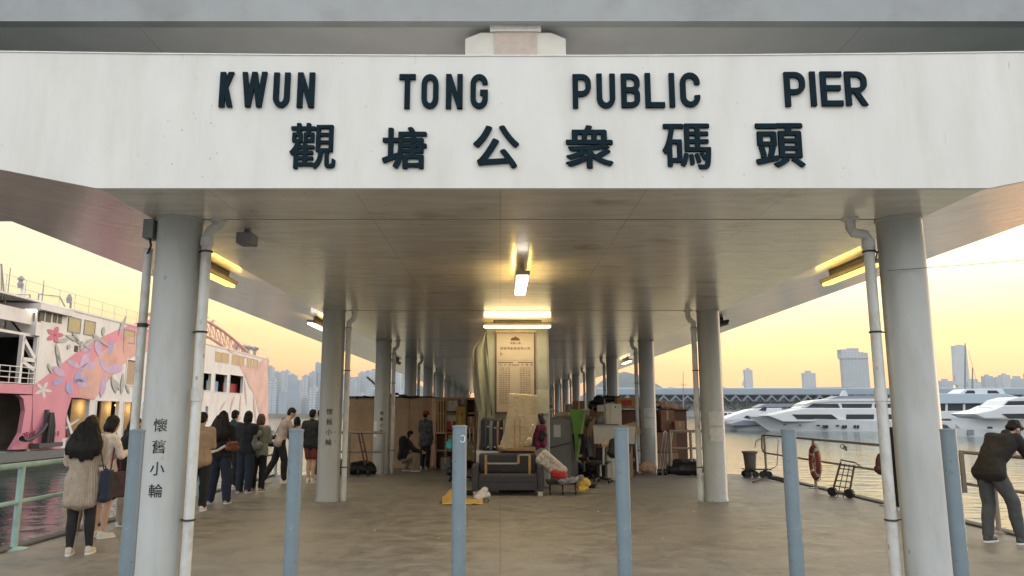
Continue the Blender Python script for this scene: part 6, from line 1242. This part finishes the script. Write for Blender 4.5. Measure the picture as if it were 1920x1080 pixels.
t_, Y, b = yacht('large pale yacht with blue canopy roof behind the right-edge yacht', 1745, 785, 1752, 800, 46, beam=8)
D('main_deck', [(1742, 771), (1905, 769), (1905, 784), (1742, 786)], -3.6, 3.6, YW); D('dark_saloon', [(1748, 756), (1902, 755), (1904, 770), (1748, 771)], -3.2, 3.2, YG); D('upper_roof', [(1738, 744), (1760, 738), (1880, 738), (1915, 746), (1910, 756), (1738, 757)], -3.8, 3.8, M('pale_blue_paint', (.42, .50, .58), .4))
for px in (1772, 1805, 1838, 1866, 1892): D('saloon_post', [(px, 756), (px + 4, 756), (px + 4, 771), (px, 771)], -3.4, -3.0, YW, 0)
D('wheelhouse', [(1800, 739), (1815, 729), (1885, 729), (1890, 739)], -2.4, 2.4, YW); D('window_band', [(1812, 738), (1818, 732), (1830, 732), (1832, 738)], -2.6, -2.35, YG, 0); D('window_band', [(1856, 738), (1856, 732), (1872, 732), (1878, 738)], -2.6, -2.35, YG, 0)
for px, py in ((1826, 641), (1840, 688)): s = MB(); q = at(px, py, Y - 3.2); c_ = at(px, 732, Y - 3.2); s.tube([(c_.x - b.x, 0, c_.z - WL), (q.x - b.x, 0, q.z - WL)], [.22, .12], 8); s.build('mast', YH, t_)
s = MB(); q = at(1832, 655, Y - 3.2); c_ = at(1848, 715, Y - 3.2); s.tube([(q.x - b.x, 0, q.z - WL), (c_.x - b.x, 0, c_.z - WL)], .05, 6); s.build('stay', YH, t_)
# dark tender between column and the right yacht
t_, Y, b = yacht('dark tender with a fender at its bow right of the nearest right column', 1742, 800, 1752, 818, 12, beam=4); [o for o in t_.children]; D('cockpit', [(1752, 797), (1768, 792), (1790, 797), (1800, 808), (1756, 808)], -1.6, 1.6, NAVY)
# smaller boats in the marina behind
random.seed(33)
bl = ['white', 'pale', 'grey-hulled', 'cream', 'off-white', 'bluish', 'light', 'dull white', 'small white', 'tiny pale', 'low white', 'low grey', 'faint white', 'plain', 'weathered', 'squat']
for i in range(14):
    px = [1345, 1362, 1385, 1402, 1420, 1446, 1470, 1492, 1514, 1176, 1204, 1240, 1262, 1752][i]; py = [783, 781, 780, 779, 781, 780, 779, 781, 780, 781, 780, 781, 782, 783][i] + 4
    g = gnd(px, py + random.uniform(0, 3), WL); L = random.uniform(10, 15)
    t_ = thing('boat', 'small ' + bl[i] + ' cabin boat in the hazy marina behind the yachts' if 0 else 'small pale cabin boat in the hazy marina far behind the yachts', 'boat', (g.x, g.y, WL), random.uniform(-.4, .4), 'small boats in the far marina')
    s = MB(); s.prism([(-L / 2 - 1.2, 1.7), (L / 2, 1.4), (L / 2, -.5), (-L / 2 + .8, -.5)], lambda x, z: (x, -1.7, z), lambda x, z: (x, 1.7, z)); s.build('hull', YW, t_, bevel=.3)
    s = MB(); s.prism([(-L * .25, 1.4), (-L * .12, 3.2), (L * .3, 3.3), (L * .36, 1.4)], lambda x, z: (x, -1.4, z), lambda x, z: (x, 1.4, z)); s.build('cabin', YW, t_, bevel=.2)
    s = MB(); s.prism([(-L * .17, 2.0), (-L * .10, 2.9), (L * .26, 2.9), (L * .28, 2.0)], lambda x, z: (x, -1.45, z), lambda x, z: (x, -1.38, z)); s.build('window_band', YG, t_)
    hm = random.uniform(5, 9); s = MB(); s.tube([(0, 0, 3), (0, 0, hm)], [.08, .04], 6); s.build('mast', YH, t_)

# ------------------------------------------------------------------ far shore
m_tow = [M('tower_paint_pale', (.50, .52, .53), .7, .10, .02), M('tower_paint_grey', (.42, .44, .46), .7, .10, .02), M('tower_paint_blue', (.34, .39, .43), .5, .1, .02)]  # building tones, paled and low in window contrast to carry part of the haze
for m_ in m_tow: brick(m_, 'XZ', 14, 7, 1.4, (.30, .35, .40), 0)
m_hill = M('wooded_hill', (.06, .09, .08), .9, .3, .01)
def tower(px0, py0, px1, Y, dep=30, m_=None, label=None, top=None, grp='pale high-rise blocks of the hazy skyline'):
    a = at(px0, py0, Y); b = at(px1, py0, Y); w = b.x - a.x
    t_ = thing('tower_block', label or 'pale high-rise block in the hazy skyline beyond the water', 'tower', ((a.x + b.x) / 2, Y, 0), 0, grp)
    s = MB(); s.bb(-w / 2, w / 2, 0, dep, WL, a.z); s.build('tower_shaft', m_ or random.choice(m_tow), t_)
    s = MB(); s.bb(-w * .25, w * .2, dep * .3, dep * .7, a.z, a.z + w * .16 + 2); s.build('roof_plant', m_tow[1], t_)
    if top:
        P_ = [at(x, y, Y) for x, y in top]; s = MB(); s.prism([(q.x - (a.x + b.x) / 2, q.z) for q in P_], lambda x, z: (x, -3, z), lambda x, z: (x, dep + 3, z)); s.build('crown', m_tow[0], t_)
    return t_
random.seed(41)
# left: dense towers of the island shore
px = 500
while px < 770:
    w = random.uniform(7, 17); base = 690 + 8 * math.sin(px * .05) + (10 if 545 < px < 575 else 0) - (8 if 580 < px < 640 else 0)
    tower(px, base + random.uniform(-6, 14), px + w, 2600 + random.uniform(-100, 300)); px += w * random.uniform(.8, 1.15)
px = 502
while px < 770:
    w = random.uniform(9, 20); tower(px, random.uniform(712, 748), px + w, 2100 + random.uniform(-100, 200)); px += w * random.uniform(.95, 1.3)
for px in (1320, 1302): pass
tower(1396, 693, 1411, 5200, m_=m_tow[0], label='slim hazy tower with a lower left shoulder above the terminal', top=[(1393, 723), (1396, 712), (1396, 723)], grp='lone hazy towers behind the terminal')
tower(1506, 699, 1529, 4200, m_=m_tow[0], label='short square hazy tower left of the broad one', grp='lone hazy towers behind the terminal')
tower(1579, 661, 1627, 3000, m_=m_tow[1], label='broad twin-topped tower block, tallest mass above the marina', top=[(1576, 655), (1586, 655), (1590, 658), (1600, 657), (1604, 660), (1618, 660), (1620, 664), (1626, 664), (1628, 672), (1577, 672)], grp='lone hazy towers behind the terminal')
tower(1789, 650, 1812, 5200, m_=m_tow[0], label='tallest slender hazy tower right of the nearest right column', top=[(1788, 648), (1810, 647), (1817, 722), (1792, 722)], grp='lone hazy towers behind the terminal')
for i, (a, b, c) in enumerate([(1846, 705, 1862), (1868, 708, 1876), (1878, 703, 1894), (1896, 710, 1925), (1764, 714, 1786), (1815, 716, 1845), (1720, 712, 1760), (1925, 700, 1945)]): tower(a, b, c, 3600 + i * 60)
# hills
def hill(label, pts, Y, dep):
    n = len(pts); P_ = [at(x, y, Y) for x, y in pts]; s = MB(); vs = []
    for j in range(9):
        t = j / 8 * 2 - 1; k = math.cos(t * PI / 2) ** .6 if abs(t) < 1 else 0
        for q in P_: vs.append((q.x, Y + (t + 1) * dep / 2, WL + (q.z - WL) * k + noise.noise(Vector((q.x * .004, t * 3, 1))) * 12 * k))
    s.add(vs, [(j * n + i, j * n + i + 1, (j + 1) * n + i + 1, (j + 1) * n + i) for j in range(8) for i in range(n - 1)]); o = s.build('hills', m_hill, smooth=True); tag(o, kind='structure')
hill('', [(1090, 770), (1120, 735), (1150, 712), (1165, 700), (1190, 688), (1212, 684), (1232, 688), (1252, 700), (1270, 713), (1285, 724), (1310, 735), (1340, 760)], 4300, 1500)
hill('', [(1240, 765), (1262, 728), (1280, 722), (1300, 724), (1340, 727), (1380, 724), (1400, 722), (1440, 727), (1500, 727), (1560, 725), (1580, 722), (1640, 722), (1700, 726), (1760, 765)], 2400, 500)
hill('', [(480, 768), (540, 720), (600, 700), (640, 694), (700, 690), (760, 712), (800, 735), (850, 768)], 3900, 1200)
# cruise terminal: long pale roof over a row of pointed arches
ct_ = thing('terminal_building', 'very long pale blue terminal with a row of pointed arches behind the marina', 'terminal', (0, 620, 0)); YT = 620
q0 = at(1120, 745, YT); q1 = at(1960, 745, YT); zr0, zr1 = at(1400, 741, YT).z, at(1400, 727, YT).z
m_term = M('terminal_roof', (.30, .36, .41), .5, .06, .05); m_termw = M('terminal_wall', (.24, .26, .28), .7, .1, .05)
s = MB(); s.bb(q0.x, q1.x, 0, 60, zr0, zr1); s.build('roof', m_term, ct_, bevel=1.0)
s = MB(); s.bb(q0.x, q1.x, 8, 55, WL, zr0); s.build('wall', m_termw, ct_)
w = (at(1424, 745, YT) - at(1401.5, 745, YT)).x; x = q0.x; zz = at(1400, 750, YT).z
while x < q1.x:
    s = MB(); s.prism([(0, zz - 1.2), (w / 2, zr0 + .3), (w, zz - 1.2), (w * .88, zz - 1.2), (w / 2, zr0 - 1.6), (w * .12, zz - 1.2)], lambda a, b: (x + a, -1.5, b), lambda a, b: (x + a, 7.9, b)); s.build('arch', M('arch_grey', (.20, .23, .26), .6, .06, .05), ct_)
    s = MB(); s.prism([(w * .16, zz - 1.2), (w / 2, zr0 - 1.9), (w * .84, zz - 1.2)], lambda a, b: (x + a, 2, b), lambda a, b: (x + a, 2.6, b)); s.build('arch_glazing', m_termw, ct_); x += w
s = MB(); s.bb(q0.x, q1.x, -4, 0, WL, WL + 4.5); s.build('quay', M('quay_concrete', (.30, .30, .29), .8, .1, .05), ct_)
# low breakwater and quay on the left
s = MB(); a = at(500, 783, 420); b = at(760, 783, 420); s.bb(a.x - 60, b.x + 60, 420, 440, WL - 1, at(560, 776, 420).z); bw = tag(s.build('breakwater', M('breakwater_stone', (.26, .24, .20), .9, .2, .1)), 'low stone breakwater across the water left of the canopy', 'breakwater')
# shoreline trees in front of the terminal
random.seed(51); LEAF = M('tree_leaf', (.055, .075, .05), .8, .35, .6)
for i in range(34):
    px = 1150 + i * 23 + random.uniform(-8, 8); Yq = 560 + random.uniform(0, 30); g = at(px, 770, Yq); hh = random.uniform(6, 10.5)
    t_ = thing('tree', 'small rounded tree in the row along the far quay', 'tree', (g.x, Yq, WL + 2), 0, 'trees along the far quay')
    s = MB(); s.tube([(0, 0, -1), (0, 0, hh * .5)], [.3, .15], 6); s.build('trunk', WOODD, t_)
    s = MB()
    for k in range(90):
        a, b_ = random.uniform(0, 2 * PI), random.random() ** .5; r = hh * .42; zc = hh * .62 + random.uniform(-1, 1) * r * .8 * math.sqrt(1 - b_ * b_ * .9); e = random.uniform(.5, 1.1); c = Vector((math.cos(a) * b_ * r, math.sin(a) * b_ * r, zc)); n_ = Vector((random.uniform(-1, 1), random.uniform(-1, 1), random.uniform(-1, 1))).normalized(); u = n_.orthogonal().normalized() * e; v = n_.cross(u)
        s.add([c - u, c + v * .6, c + u, c - v * .6], [(0, 1, 2, 3)])
    s.build('crown', LEAF, t_)
s = MB(); q = at(1281, 698, 300); c_ = at(1281, 770, 300); s.tube([(c_.x, 300, c_.z), (q.x, 300, q.z)], [.25, .12], 6); s.bar((q.x - 1.2, 300, q.z - 5), (q.x + 1.2, 300, q.z - 5), .2); tag(s.build('beacon_mast', YH), 'slim navigation mast rising left of the second right column', 'mast')

# ------------------------------------------------------------------ the air between here and the far shore
hz = bpy.data.materials.new('haze_air'); hz.use_nodes = True; n = hz.node_tree; n.nodes.clear(); o_ = n.nodes.new('ShaderNodeOutputMaterial'); v_ = n.nodes.new('ShaderNodeVolumePrincipled')
v_.inputs['Density'].default_value = .00006; v_.inputs['Color'].default_value = (.90, .93, .98, 1); v_.inputs['Anisotropy'].default_value = .0; n.links.new(v_.outputs[0], o_.inputs['Volume'])
s = MB(); s.bb(-7000, 7000, -150, 6600, WL - 4, 620); tag(s.build('haze', hz), kind='stuff')
